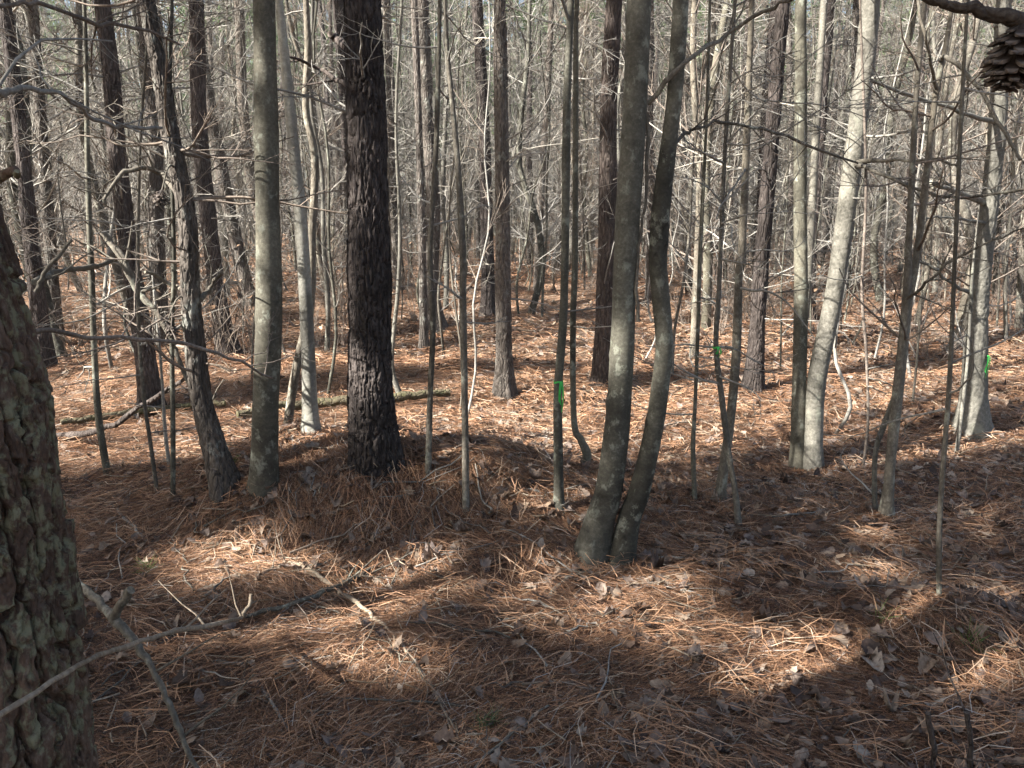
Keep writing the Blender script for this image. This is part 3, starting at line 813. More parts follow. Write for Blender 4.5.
hero('B', "hardwood_tree", "right and slimmer curved smooth trunk of the centre twin, bowed at hip height", "tree",
     [(620, 566), (629, 520), (640, 489), (655, 423), (662, 370), (664, 339), (660, 290), (658, 255), (662, 200), (674, 100), (681, 0)], [24, 21, 20, 19, 18, 18, 18, 18, 18, 16, 15], M_SMOOTH, 11, S=48, rows=520, flare=0.3, nb=0, seed=30)
hero('p605', "pine_tree", "flaky pine with pale patches showing behind the left of the centre twin", "tree",
     [(603, 388), (604, 330), (607, 233), (609, 100), (614, 0)], [19, 18, 18, 17, 16], M_DARKPINE, 14, 'furrow', S=44, rows=180, disp=0.010, dfreq=(0.028, 0.08), nb=25, bz=(0.8, 6), bln=(0.3, 1.2), crown='pine', seed=31)
hero('s750', "sapling_tree", "dark sapling with crooked foot right of the centre twin", "sapling",
     [(719, 505), (724, 465), (730, 423), (736, 356), (739, 273), (742, 247), (747, 133), (752, 0)], [11, 10, 9, 9, 8, 8, 7, 6], M_DARKSAP, 7, S=12, rows=80, nb=22, bz=(0.5, 3.8), bln=(0.3, 0.9), seed=32, col="crooked dark sapling")
hero('s725', "sapling_tree", "thin sapling crossing the crooked dark sapling, faint green ribbon on it", "sapling",
     [(739, 530), (735, 490), (729, 456), (722, 400), (716, 345), (719, 289), (725, 150), (735, 0)], [7, 6, 6, 6, 5, 5, 4, 4], M_DARKSAP, 6, S=10, rows=70, nb=22, bz=(0.5, 3.5), bln=(0.2, 0.7), seed=33, flare=0.1)
hero('p760', "pine_tree", "reddish shaded pine behind the crooked dark sapling", "tree",
     [(753, 392), (756, 350), (760, 283), (771, 150), (783, 0)], [18, 16, 15, 14, 13], M_DARKPINE, 14, 'furrow', S=40, rows=160, disp=0.010, dfreq=(0.028, 0.08), nb=28, bz=(0.8, 6), bln=(0.4, 1.3), crown='pine', seed=34)
hero('C', "hardwood_tree", "upright left trunk of the grey pair joined at the foot on the right", "tree",
     [(798, 472), (799, 400), (801, 289), (800, 200), (801, 83), (801, 0)], [16, 14, 13, 12, 12, 11], M_SMOOTH, 12, S=36, rows=360, flare=0.45, nb=2, bz=(2, 4), bln=(0.3, 0.7), seed=35, col="grey joined pair")
hero('D', "hardwood_tree", "tilted right trunk of the grey pair joined at the foot, pale in the sun", "tree",
     [(812, 473), (814, 420), (818, 373), (835, 289), (850, 183), (865, 67), (871, 0)], [18, 17, 18, 18, 18, 18, 17], M_PALE, 11, S=36, rows=360, flare=0.4, nb=4, bz=(1.8, 4), bln=(0.4, 1.0), seed=36)
hero('p816', "hardwood_tree", "pale thin trunk behind the gap of the grey joined pair", "tree",
     [(800, 352), (806, 300), (810, 247), (816, 133), (824, 0)], [9, 8, 8, 8, 7], M_PALE, 12, S=14, rows=50, nb=8, bz=(1.5, 6), bln=(0.4, 1.2), seed=37)
hero('f1', "sapling_tree", "dark forking sapling at right, its left stem near vertical", "sapling",
     [(887, 522), (891, 456), (903, 339), (908, 273), (909, 240), (916, 100), (925, 0)], [11, 10, 9, 8, 6, 5, 5], M_DARKSAP, 7, S=12, rows=90, nb=7, bz=(0.8, 3.6), bln=(0.3, 0.9), twig=M_TWIGD, seed=38, col="dark forking sapling")
hero('f2', "sapling_tree", "dark stem tilting right out of the forking sapling's foot", "sapling",
     [(882, 520), (890, 470), (899, 400), (908, 310), (918, 247), (935, 100), (945, 50), (953, 0)], [8, 8, 7, 7, 7, 6, 5, 4], M_DARKSAP, 6.5, S=12, rows=90, nb=8, bz=(0.8, 3.6), bln=(0.3, 1.0), twig=M_TWIGD, seed=39)
hero('f3', "dead_sapling", "short crooked pale stem leaning out of the forking sapling's foot", "sapling",
     [(875, 516), (875, 456), (884, 425), (893, 400), (898, 380)], [5, 5, 6, 5, 4], M_PALE, 1.0, S=8, rows=40, nb=2, bz=(0.2, 0.7), bln=(0.1, 0.3), crown=None, seed=40, flare=0.1)
hero('p980', "pine_tree", "pale sunlit pine at far right with a green ribbon and ivy-dark foot", "tree",
     [(972, 435), (974, 390), (977, 320), (980, 283), (990, 200), (997, 133), (1002, 33), (1004, 0)], [27, 22, 19, 18, 17, 16, 14, 14], M_PALE, 13, 'furrow', S=50, rows=220, disp=0.008, dfreq=(0.028, 0.08), nb=25, bz=(0.6, 5), bln=(0.3, 1.1), crown='pine', seed=41, col="pale ribboned pine")
hero('s968', "dead_sapling", "thin pale stick leaning against the foot of the pale ribboned pine", "sapling",
     [(957, 449), (962, 410), (967, 366), (970, 320), (972, 280)], [4, 4, 3, 3, 3], M_PALE, 1.7, S=8, rows=40, crown=None, seed=42, flare=0.1, Y=5.2)
hero('s940', "sapling_tree", "thin straight sapling nearest the camera on the right", "sapling",
     [(939, 602), (940, 512), (949, 389), (955, 256), (962, 100), (968, 0)], [5, 5, 5, 4, 4, 3], M_DARKSAP, 5, S=8, rows=60, nb=7, bz=(0.5, 2.8), bln=(0.15, 0.5), seed=43, flare=0.1)
hero('s697', "sapling_tree", "thin wavy sapling just right of the centre twin", "sapling",
     [(695, 505), (693, 450), (695, 406), (698, 330), (700, 256), (706, 130), (710, 0)], [5, 5, 4, 4, 4, 3, 3], M_SMOOTH, 5.5, S=8, rows=60, nb=8, bz=(0.6, 3), bln=(0.2, 0.6), seed=44, flare=0.1)
hero('s100', "sapling_tree", "lichen-pale sapling between the foreground trunk and the reddish left pine", "sapling",
     [(108, 477), (99, 420), (95, 366), (92, 289), (88, 180), (86, 60), (84, 0)], [7, 7, 6, 6, 5, 4, 4], M_SMOOTH, 7, S=10, rows=60, nb=10, bz=(0.6, 3.5), bln=(0.2, 0.8), seed=45, flare=0.1)
hero('s173', "sapling_tree", "thin stem in front of the leaning pine's left side", "sapling",
     [(173, 504), (173, 430), (172, 339), (174, 256), (170, 100), (172, 0)], [5, 5, 5, 4, 4, 3], M_SMOOTH, 6, S=8, rows=60, nb=8, bz=(0.4, 3), bln=(0.2, 0.6), seed=46, flare=0.1)
hero('s157', "sapling_tree", "very thin dark stem left of the leaning pine with its foot in shade", "sapling",
     [(158, 498), (150, 440), (143, 389), (138, 300), (140, 150), (150, 0)], [4, 4, 4, 4, 3, 3], M_DARKSAP, 5, S=8, rows=60, nb=8, bz=(0.4, 3), bln=(0.2, 0.6), seed=47, flare=0.1)
hero('s392', "sapling_tree", "pale slanting thin sapling just behind the black pine's right side", "sapling",
     [(402, 401), (392, 368), (394, 330), (398, 290), (400, 230), (396, 120), (402, 0)], [7, 5, 4, 4, 4, 3, 3], M_PALE, 6, S=8, rows=60, nb=8, bz=(0.6, 4), bln=(0.2, 0.8), seed=48, flare=0.1)
hero('s868', "sapling_tree", "reddish thin sapling between the grey joined pair and the forking sapling", "sapling",
     [(862, 475), (868, 420), (866, 350), (862, 289), (866, 180), (860, 0)], [3, 3, 3, 3, 3, 2], M_TWIGD, 5, S=8, rows=60, nb=12, bz=(0.3, 3.4), bln=(0.2, 0.7), seed=49, flare=0.1)
hero('s75', "dead_sapling", "thin broken stem near the left edge behind the foreground trunk", "sapling",
     [(170, 470), (165, 430), (162, 380), (158, 330), (155, 300)], [4, 4, 3, 3, 3], M_TWIG, 1.5, S=8, rows=40, nb=3, bz=(0.3, 1.2), bln=(0.1, 0.4), crown=None, seed=50, flare=0.1)

# limbs that the photo singles out -------------------------------------------------
def add_limb(key, pts, widths, mat, **kw):
    root, base = HEROES[key][0], HEROES[key][1]
    m, C, Rr = limb_px(pts, widths, **kw)
    return m.build("branch", mat, root, base)
Yl = HEROES
add_limb('fg', [(-90, 60, 1.3), (0, 90, 1.6), (27, 89, 1.7), (67, 97, 1.85), (100, 120, 2.0), (130, 126, 2.1), (162, 128, 2.2)], [12, 8, 6, 4, 4, 4, 3], M_TWIG, n=26, seed=1, twigs=7)
add_limb('fg', [(-95, 0, 1.3), (0, 6, 1.7), (33, 2, 1.8), (93, 22, 2.1), (143, 28, 2.3), (180, 45, 2.5)], [6, 4, 4, 4, 3, 2], M_TWIGD, n=22, seed=2, twigs=8)
add_limb('fg', [(-50, 345, 1.3), (33, 331, 1.5), (110, 336, 1.8), (177, 343, 2.1), (227, 356, 2.3), (272, 378, 2.5)], [9, 5, 4, 4, 3, 2], M_TWIGD, n=22, seed=3, twigs=5)
add_limb('fg', [(-60, 205, 1.25), (2, 177, 1.2), (17, 171, 1.18)], [22, 10, 6], M_PLATE, n=8, seed=4)
add_limb('B', [(648, 104, Yl['B'][4] + .02), (684, 63, Yl['B'][4] - .05), (725, 36, 3.5), (768, 10, 3.4), (800, -6, 3.3), (860, -40, 3.2)], [5, 5, 4, 4, 3, 3], M_DARKSAP, n=20, seed=5, twigs=4)
add_limb('B', [(668, 152, Yl['B'][4]), (684, 136, 3.5), (699, 127, 3.5), (725, 122, 3.6), (768, 130, 3.7), (811, 147, 3.9), (858, 163, 4.1)], [4, 4, 3, 3, 3, 3, 2], M_DARKSAP, n=24, seed=6, twigs=9)
add_limb('D', [(855, 163, Yl['D'][4]), (895, 160, 4.3), (935, 160, 4.1), (960, 166, 4.0)], [6, 3, 3, 2], M_DARKSAP, n=16, seed=7, twigs=6)
add_limb('D', [(855, 165, Yl['D'][4]), (868, 168, 4.5), (925, 192, 4.3), (955, 197, 4.2), (1024, 190, 4.0), (1060, 185, 3.9)], [7, 4, 3, 3, 3, 2], M_DARKSAP, n=22, seed=8, twigs=7)
add_limb('f2', [(937, 90, Yl['f2'][4]), (925, 40, 3.7), (918, 0, 3.7)], [4, 3, 3], M_DARKSAP, n=12, seed=9, twigs=4)
add_limb('f2', [(940, 60, Yl['f2'][4]), (948, 57, 3.7), (975, 83, 3.6), (1001, 125, 3.5), (1020, 160, 3.4)], [4, 4, 4, 4, 3], M_DARKSAP, n=16, seed=10, twigs=5)
add_limb('f2', [(905, 300, Yl['f2'][4]), (925, 285, 3.6), (950, 262, 3.5), (985, 245, 3.4), (1024, 228, 3.3)], [4, 3, 3, 2, 2], M_DARKSAP, n=16, seed=11, twigs=8)
Yp = Yl['p980'][4]
add_limb('p980', [(984, 203, Yp), (960, 193, Yp - .2), (931, 182, Yp - .4)], [7, 5, 4], M_PALE, n=12, seed=12, twigs=3)
add_limb('p980', [(988, 224, Yp), (970, 221, Yp - .2), (945, 217, Yp - .4), (925, 218, Yp - .5)], [4, 3, 2, 2], M_PALE, n=12, seed=13, twigs=3)
add_limb('p980', [(972, 294, Yp), (950, 282, Yp - .2), (931, 266, Yp - .3), (915, 262, Yp - .3)], [4, 3, 3, 2], M_PALE, n=12, seed=14, twigs=3)
add_limb('p980', [(998, 122, Yp), (965, 113, Yp - .3), (920, 98, Yp - .5), (873, 82, Yp - .7), (850, 66, Yp - .8)], [6, 4, 4, 3, 2], M_PALE, n=16, seed=15, twigs=5)
add_limb('black', [(352, 52, Yl['black'][4]), (338, 40, 4.6), (330, 34, 4.55)], [11, 8, 6], M_DARKPINE, n=8, seed=16)
add_limb('black', [(350, 88, Yl['black'][4]), (325, 72, 4.6), (300, 60, 4.5), (278, 54, 4.4)], [5, 4, 3, 2], M_DARKPINE, n=12, seed=17, twigs=3)
add_limb('lean', [(175, 190, Yl['lean'][4]), (160, 172, 3.9), (140, 168, 3.8), (118, 176, 3.75), (104, 200, 3.7)], [6, 5, 5, 4, 3], M_DARKSAP, n=16, seed=18, twigs=6)
add_limb('lean', [(200, 300, Yl['lean'][4]), (212, 285, 3.9), (222, 272, 3.8)], [6, 4, 3], M_DARKSAP, n=10, seed=19, twigs=2)
add_limb('lean', [(188, 292, Yl['lean'][4]), (168, 282, 3.9), (145, 272, 3.8)], [5, 4, 3], M_DARKSAP, n=10, seed=20, twigs=3)
add_limb('A', [(644, 100, Yl['A'][4]), (648, 140, 3.4), (646, 200, 3.38), (638, 255, 3.36), (638, 322, 3.34)], [3, 4, 3, 3, 4], M_DARKSAP, n=18, seed=21)

mb = MB()
for k_, (root, base, C, R, Y) in HEROES.items():
    if k_ == 'fg': continue
    r = float(R[3]); n = int(90 + 2600 * r)
    a_ = rng.uniform(0, 6.283, n); d_ = r * 1.05 + np.abs(rng.normal(0, 0.05 + r * 0.6, n))
    needles(mb, base[0] + d_ * np.cos(a_), base[1] + d_ * np.sin(a_), 0.13, 0.0022 + 0.0004 * Y, 0.015 + 0.22 * r, np.clip(rng.normal(0.42, 0.2, n), 0, 1))
hs = mb.build("needle_drifts", M_STRAW, smooth=False); hs["kind"] = "stuff"; hs["label"] = "loose pine needles drifted against the feet of the trunks"; hs["category"] = "pine straw"
g_ = np.random.default_rng(4242)
n = 6500
x, y = frustum_pts(n, 1.4, 12, 1.2, 1.0); y = np.maximum(y, 1.3)
an = g_.uniform(0, 6.283, n); st_ = np.stack([x, y, g(x, y) + 0.02 + g_.uniform(0, 0.02, n)], -1)
ln_ = g_.uniform(0.03, 0.16, n) * (1 + y / 10)
P, Rr = grow(st_, np.stack([np.cos(an), np.sin(an), g_.normal(0.03, 0.14, n)], -1), ln_, g_.uniform(0.0012, 0.003, n) * (1 + y / 9), 4, 0.13, 0.0, g_, 0.6)
mb = MB(); tubes(mb, P, Rr, 4, True, g_.uniform(0, 1, n))
tl = mb.build("twig_litter", M_STICK); tl["kind"] = "stuff"; tl["label"] = "broken bits of twig mixed through the pine straw"; tl["category"] = "twig litter"

# ------------------------------------------------------------------ overhead limb and cone at top right (its pine stands just outside)
pr = empty("pine_tree", (1.75, 0.95, gs(1.75, 0.95)), "pine whose limb and cone reach in at the top right corner", "tree")
m = MB(); C = catmull(np.array([[1.75, .95, gs(1.75, .95) - .1], [1.74, .96, 2], [1.78, .95, 5], [1.7, 1.0, 12]]), 60)
tubes(m, C[None], np.linspace(0.12, 0.03, 60)[None], 24)
m.build("trunk", M_PLATE, pr, pr.location)
m, C, Rr = limb_px([(1930, 178, 0.955), (1760, 150, 0.965), (1400, 110, 0.98), (1120, 52, 1.0), (1024, 22, 1.0), (985, 12, 1.0), (950, 5, 1.0), (925, -3, 1.0), (880, -25, 1.0), (820, -60, 1.0)], [44, 36, 26, 20, 16, 12, 9, 8, 6, 4], S=14, n=50, seed=30, wig=0.002)
m.build("branch", M_LIMB, pr, pr.location)

def pine_cone(name, loc, axisv, L, Rm, label, ns=90, detail=1, group=None):
    g_ = np.random.default_rng(int(abs(loc[0]) * 1000) + 3)
    m = MB()
    a = unit(np.array(axisv, float)); u = unit(np.cross(a, [0.3, 0.9, 0.2])); w = np.cross(a, u)
    t = np.linspace(0, 1, 9)
    tubes(m, (t[:, None] * a * L)[None], (Rm * 0.45 * np.sin(np.clip(t * 0.9 + 0.08, 0, 1) * math.pi) + 0.002)[None], 10, True, 0.1)
    for k in range(ns):
        tt = 0.04 + 0.92 * k / ns
        ph = k * 2.39996 + g_.normal(0, 0.09)
        rad = u * math.cos(ph) + w * math.sin(ph)
        tan = np.cross(a, rad)
        rr = Rm * (math.sin(min(1, tt * 0.85 + 0.13) * math.pi) ** 0.7 + 0.12)
        c = a * L * tt
        out = unit(rad * 0.9 + a * (0.55 - 0.2 * tt + g_.normal(0, 0.09)))
        hw = rr * 0.24; th = rr * 0.05
        root_ = c + rad * rr * 0.2
        tip = c + out * rr * 0.98
        nrm = unit(np.cross(tan, out))
        vs = []
        for (p, hwk, thk) in ((root_, hw * 0.35, th * 0.5), (c + out * rr * 0.72, hw, th), (tip, hw * 0.75, th * 1.25)):
            for sx, sz in ((-1, -1), (1, -1), (1, 1), (-1, 1)):
                vs.append(p + tan * hwk * sx + nrm * thk * sz)
        um = tip + out * rr * 0.16 - nrm * rr * 0.02
        vs.append(um)
        Q = []
        for s_ in (0, 4):
            for i in range(4):
                Q.append((s_ + i, s_ + (i + 1) % 4, s_ + 4 + (i + 1) % 4, s_ + 4 + i))
        T = [(8 + i, 8 + (i + 1) % 4, 12) for i in range(4)]
        tint = np.array([0.1] * 4 + [0.45] * 4 + [0.85] * 4 + [0.4])
        m.add(np.array(vs), Q, T, np.clip(tint + g_.normal(0, .06), 0, 1))
    o = m.build(name, M_CONE, None, (0, 0, 0), False)
    o.location = [float(c) for c in loc]
    tag(o, label, "pine cone", group)
    return o
pc = pixY(1023, 20, 1.0)
pine_cone("pine_cone", pc, (-0.10, 0.05, -1.0), 0.080, 0.031, "large open brown cone hanging from the limb at the top right corner", 70)
for i, (key, px, py, dY, lb) in enumerate([
    ('lean', 167, 322, -0.1, "small dark cone against the middle of the leaning rough pine"),
    ('left29', 60, 156, -0.1, "small black cone hanging high near the left edge"),
    ('left8', 238, 292, -0.1, "small dark cone low between the leaning pine and the olive trunk"),
    ('lean', 162, 190, -0.15, "small dark cone on the drooping twig of the leaning pine"),
    ('p760', 740, 181, -0.3, "small dark cone high on a twig near the crooked sapling")]):
    YY = HEROES[key][4] + dY
    p = pixY(px, py, YY)
    pine_cone("pine_cone", p, (0.3 * (-1) ** i, 0.2, -0.9), 0.075, 0.032, lb, 40)
    # the twig that carries it
    root, base = HEROES[key][0], HEROES[key][1]
    Cc = HEROES[key][2]; q = on_path(Cc, p[2] + 0.1)
    m = MB(); mid = (p + q) / 2 + np.array([0, 0, 0.06])
    tubes(m, catmull(np.array([q, mid, p + np.array([0, 0, 0.0])]), 8)[None], np.linspace(0.007, 0.003, 8)[None], 5)
    m.build("branch", M_DARKSAP, root, base)

# ------------------------------------------------------------------ green ribbons
def ribbon(key, px, py, length, label, wide=0.009, band=True):
    root, base, C, R, Y = HEROES[key]
    p = pixY(px, py, Y)
    c = on_path(C, p[2]); i = int(np.argmin(np.abs(C[:, 2] - p[2]))); r = R[i] * 1.12 + 0.002
    g_ = np.random.default_rng(int(px))
    m = MB()
    a = np.linspace(0, 2 * math.pi, 25)
    lo_ = np.stack([c[0] + r * np.cos(a), c[1] + r * np.sin(a), np.full(25, c[2] - wide * .5) + 0.003 * np.sin(a * 3)], -1)
    hi_ = lo_ + np.array([0, 0, wide])
    V = np.concatenate([lo_, hi_]); Q = [(i, i + 1, 26 + i, 25 + i) for i in range(24)]
    if band: m.add(V, Q)
    # knot and two hanging tails
    k = c + np.array([r * 0.5, -r * 0.9, 0])
    t = np.linspace(0, 1, 5)
    tubes(m, (k + np.stack([t * 0.014 - .007, t * 0, t * 0], -1))[None], np.array([[.002, .006, .007, .006, .002]]), 7, True)
    for s, lf in ((0.3, 1.0), (-0.25, 0.75)):
        n = 12; tt = np.linspace(0, 1, n)
        cx = k[0] + 0.012 * s + 0.02 * s * np.sin(tt * 3) ; cy = k[1] - 0.008 - 0.012 * np.sin(tt * 5 + s); cz = k[2] - tt * length * lf
        th = tt * 2.2 * s + 0.3
        W = np.stack([np.cos(th), np.sin(th), np.zeros(n)], -1) * wide * 0.6
        A = np.stack([cx, cy, cz], -1)
        m.add(np.concatenate([A + W, A - W]), [(i, i + 1, n + i + 1, n + i) for i in range(n - 1)])
    o = m.build("flagging_ribbon", M_TAPE)
    o.data.transform(__import__("mathutils").Matrix.Translation(-Vector([float(q) for q in c])))
    o.location = [float(q) for q in c]
    tag(o, label, "ribbon")
ribbon('t565', 559, 379, 0.15, "bright green ribbon with two tails on the slim stem left of centre twin")
ribbon('s725', 716, 350, 0.05, "dull green ribbon on the thin crossing sapling right of the centre twin")
ribbon('p980', 974, 354, 0.17, "bright green ribbon hanging on the pale pine at far right", 0.010, False)

# ------------------------------------------------------------------ mossy log, fallen limbs, sticks
def ground_limb(name, label, pts, widths, mat, dz=0.0, twigs=0, n=18, S=8, group=None, seed=0, cat="stick"):
    """pts (px,py) lie on the ground, (px,py,Y) float at that depth"""
    g_ = np.random.default_rng(900 + seed)
    P = []
    for p in pts:
        if len(p) == 3: P.append(pixY(*p))
        else:
            q = gpix(*p); q[2] += dz; P.append(q)
    P = np.array(P)
    Wd = np.array([w * depth(p) / F / 2 for w, p in zip(widths, P)])
    for i, p in enumerate(pts):
        if len(p) == 2: P[i, 2] += Wd[i] * 0.7 + 0.012
    C = catmull(P, n); C[1:-1] += g_.normal(0, 0.0011, (n - 2, 3)) * np.clip((C[1:-1, 1:2]), 1, 6)
    Rr = np.interp(np.linspace(0, len(P) - 1, n), np.arange(len(P)), Wd) * g_.uniform(0.88, 1.15, n)
    m = MB(); tubes(m, C[None], Rr[None], S, True)
    if twigs:
        s, dr, l, r = kids(C[None], Rr[None], twigs, g_, 0.1, 1.0, (0.1, 0.2), 0.5, 0.8)
        l = g_.uniform(0.08, 0.3, len(l)); dr[:, 2] = np.abs(dr[:, 2]) * 0.5
        P2, R2 = grow(s, dr, l, np.maximum(r, 0.0015), 5, 0.14, 0.0, g_); tubes(m, P2, R2, 5)
    o = C[n // 2]
    ob = m.build(name, mat, None, o); ob.location = [float(c) for c in o]
    tag(ob, label, cat, group)
    return ob
M_LOG = bark("mossy_log_bark", (0.06, 0.05, 0.03), (0.13, 0.11, 0.07), (0.22, 0.19, 0.13), 20, 1.0, 0.8, 0.01, (0.10, 0.095, 0.05), 14, 0.55)
ground_limb("fallen_log", "thin mossy log lying behind the black pine and pale trunk", [(238, 424), (300, 414), (360, 409), (400, 407), (450, 401)], [7, 9, 10, 9, 6], M_LOG, 0.05, n=30, S=14, seed=1, cat="log")
ground_limb("fallen_log", "long dim log lying behind the leaning pine at left", [(62, 432), (120, 424), (180, 416), (226, 412)], [6, 7, 7, 5], M_LOG, 0.05, n=24, S=12, seed=2, cat="log")
ground_limb("fallen_branch", "dark bough slanting up across the left pines", [(50, 440), (103, 429, 4.9), (143, 406, 4.8), (183, 379, 4.6), (200, 366, 4.5)], [7, 6, 5, 4, 3], M_DARKPINE, n=20, twigs=5, seed=3, cat="branch")
ground_limb("fallen_branch", "broken bough with pale split end hung across the reddish left pine", [(100, 228, 4.3), (112, 244, 4.3), (126, 266, 4.2), (140, 293, 4.2), (160, 318, 4.1), (185, 372, 4.0), (215, 440, 3.85), (235, 500, 3.7)], [5, 6, 8, 7, 5, 5, 5, 4], M_DARKSAP, n=26, twigs=4, seed=4, cat="branch")
ground_limb("fallen_branch", "curved grey bough reaching from the foreground trunk to the broken bough", [(34, 282, 2.4), (58, 272, 3.0), (76, 268, 3.4), (96, 266, 3.9), (115, 260, 4.25)], [7, 6, 5, 5, 4], M_DARKSAP, n=18, twigs=4, seed=5, cat="branch")
ground_limb("fallen_branch", "forked dark snag end pointing up beside the foreground trunk", [(36, 292, 2.4), (46, 272, 2.4), (58, 255, 2.4), (72, 240, 2.4)], [5, 4, 4, 3], M_DARKSAP, n=14, twigs=2, seed=6, cat="branch")
ground_limb("fallen_stick", "long bare grey stick crossing in front of the foreground trunk", [(-60, 742, 0.80), (0, 714, 0.93), (80, 665, 1.13), (130, 645, 1.45), (180, 630, 1.9), (236, 619, 2.5), (245, 612, 2.55), (251, 594, 2.58)], [7, 6, 5, 5, 5, 4, 4, 3], M_STICK, n=40, S=12, twigs=3, seed=7)
ground_limb("fallen_branch", "knobby grey bough leaning down to the bottom edge beside the foreground trunk", [(55, 560, 2.15), (80, 585, 2.1), (105, 608, 2.05), (116, 620, 2.0), (140, 650, 1.97), (158, 680, 1.92), (172, 712, 1.9), (186, 745, 1.88), (204, 785, 1.86)], [7, 7, 8, 11, 7, 6, 6, 5, 5], M_DARKSAP, n=40, S=12, twigs=2, seed=8, cat="branch")
ground_limb("branch_stub", "short snapped grey stub sticking up from the knobby bough", [(114, 618, 2.0), (122, 603, 1.99), (131, 590, 1.98)], [9, 9, 8], M_DARKSAP, n=8, S=12, seed=9, cat="stick")
ground_limb("fallen_branch", "long curved dead branch sprawling over the straw below the mound", [(256, 587), (279, 574), (300, 572), (339, 599), (379, 629), (406, 659), (436, 705), (463, 756)], [3, 3, 4, 5, 4, 3, 3, 2], M_STICK, 0.02, n=46, S=10, twigs=10, seed=10, cat="branch")
ground_limb("fallen_branch", "dark forked branch crossing the sprawling dead branch", [(245, 628), (300, 612), (339, 597), (356, 588), (376, 576)], [4, 5, 6, 4, 3], M_DARKSAP, 0.03, n=24, S=8, twigs=5, seed=11, cat="branch")
sticks = [
    ("dark wavy stick lying flat across the centre foreground", [(500, 626), (560, 622), (612, 620), (652, 629), (692, 620)], [3, 4, 4, 4, 3], M_DARKSAP),
    ("pale straight stick right of the centre twin's foot", [(635, 584), (668, 592), (705, 602)], [3, 3, 2], M_TWIG),
    ("long pale stick lying beyond the straight one, right of the twin", [(645, 563), (699, 564), (730, 574), (760, 583)], [3, 4, 4, 3], M_TWIG),
    ("dark stick propped against the left foot of the centre twin", [(550, 602), (575, 579), (590, 565), (602, 550)], [5, 5, 5, 4], M_DARKSAP),
    ("pale stick tilted on the straw above the knobby bough", [(113, 510), (130, 528), (149, 547)], [3, 3, 3], M_TWIG),
    ("pale chunky stick below the sprawling dead branch, left one", [(186, 664), (205, 680), (219, 697)], [4, 4, 3], M_TWIG),
    ("curved pale stick below the sprawling dead branch, right one", [(214, 668), (245, 672), (262, 694), (289, 737)], [4, 4, 4, 3], M_TWIG),
    ("brown stick on top of the mound by the black pine's foot", [(290, 462), (315, 470), (343, 481)], [3, 3, 3], M_TWIGD),
    ("pale twig lying at the bottom edge left of centre", [(310, 757), (345, 735), (378, 728)], [3, 3, 3], M_TWIG),
    ("grey stick crossing the lit straw at left", [(275, 680), (300, 668), (320, 655)], [4, 4, 3], M_TWIG),
    ("short pale crooked stick on the right of centre", [(725, 605), (740, 618), (742, 628)], [3, 3, 2], M_TWIG),
    ("thin dark stick slanting at lower right of centre", [(715, 752), (735, 722), (758, 692)], [3, 2, 2], M_DARKSAP),
    ("mottled stick on the right of the mound's crest", [(320, 520), (365, 508), (412, 500)], [3, 3, 3], M_TWIGD),
    ("pale arched stick between the slim pair and the mound", [(520, 492), (545, 500), (558, 515)], [3, 3, 2], M_TWIG),
]
for i, (lb, pts, wd, mt) in enumerate(sticks):
    ground_limb("fallen_stick", lb, pts, wd, mt, 0.008, n=14, twigs=2 if i % 2 else 0, seed=20 + i)
for i, (a, b, lb) in enumerate([((933, 790), (928, 713), "left of two dark upright stubs at the bottom right edge"), ((969, 790), (967, 712), "right of two dark upright stubs at the bottom right edge")]):
    ground_limb("stem_stub", lb, [(*a, 1.9), ((a[0] + b[0]) / 2 + 3, (a[1] + b[1]) / 2, 1.88), (*b, 1.86)], [6, 5, 6], M_DARKPINE, n=10, S=8, twigs=1, seed=40 + i, cat="stub")
# smaller scattered sticks, countable near the camera
g_ = np.random.default_rng(77)
for i in range(96):
    yy = g_.uniform(1.9, 9) if i < 56 else g_.uniform(1.9, 4.2); xx = g_.uniform(-1, 1 if i < 56 else 0.2) * 0.6 * yy
    an = g_.uniform(0, math.pi); L_ = g_.uniform(0.12, 0.55); r0 = g_.uniform(0.002, 0.006)
    t = np.linspace(-.5, .5, 7)
    px_ = xx + np.cos(an) * L_ * t + g_.normal(0, 0.012, 7); py_ = yy + np.sin(an) * L_ * t + g_.normal(0, 0.012, 7)
    P = np.stack([px_, py_, g(px_, py_) + 0.03 + g_.uniform(0, 0.02)], -1)
    m = MB(); tubes(m, P[None], np.linspace(r0, r0 * 0.6, 7)[None], 6, True)
    o = m.build("small_stick", (M_TWIG, M_TWIGD, M_DARKSAP)[i % 3], None, P[3]); o.location = [float(c) for c in P[3]]
    tag(o, "small thin stick lying loose among the pine straw", "stick", "small sticks strewn over the straw")

# ------------------------------------------------------------------ single leaves and green sprigs worth naming
def one_leaf(px, py, size, tint, label):
    p = gpix(px, py); p[2] += 0.035
    m = MB(); leaves(m, np.zeros((1, 3)), np.array([size]), np.random.default_rng(int(px)), 0.3, np.array([tint]))
    o = m.build("oak_leaf", M_LEAF); o.location = [float(c) for c in p]
    tag(o, label, "leaf")
one_leaf(147, 722, 0.055, 1.0, "pale whitish scrap of leaf near the bottom left, beside the knobby bough")
one_leaf(308, 490, 0.14, 0.85, "large tan leaf on the mound under the black pine")
one_leaf(350, 680, 0.075, 0.95, "cream curled leaf in the lower left straw")
one_leaf(618, 606, 0.11, 0.85, "big tan leaf in the lit strip below the centre twin")
one_leaf(665, 694, 0.12, 0.8, "long tan leaf below the lit patch at centre right")
one_leaf(640, 735, 0.13, 0.7, "broad brown leaf near the bottom centre")
one_leaf(823, 600, 0.10, 0.05, "dark curled leaf by the shaded ground at right")
one_leaf(430, 565, 0.12, 0.55, "grey folded leaf on the mound's front slope")
one_leaf(375, 541, 0.11, 0.5, "grey leaf on the mound's face below the black pine")
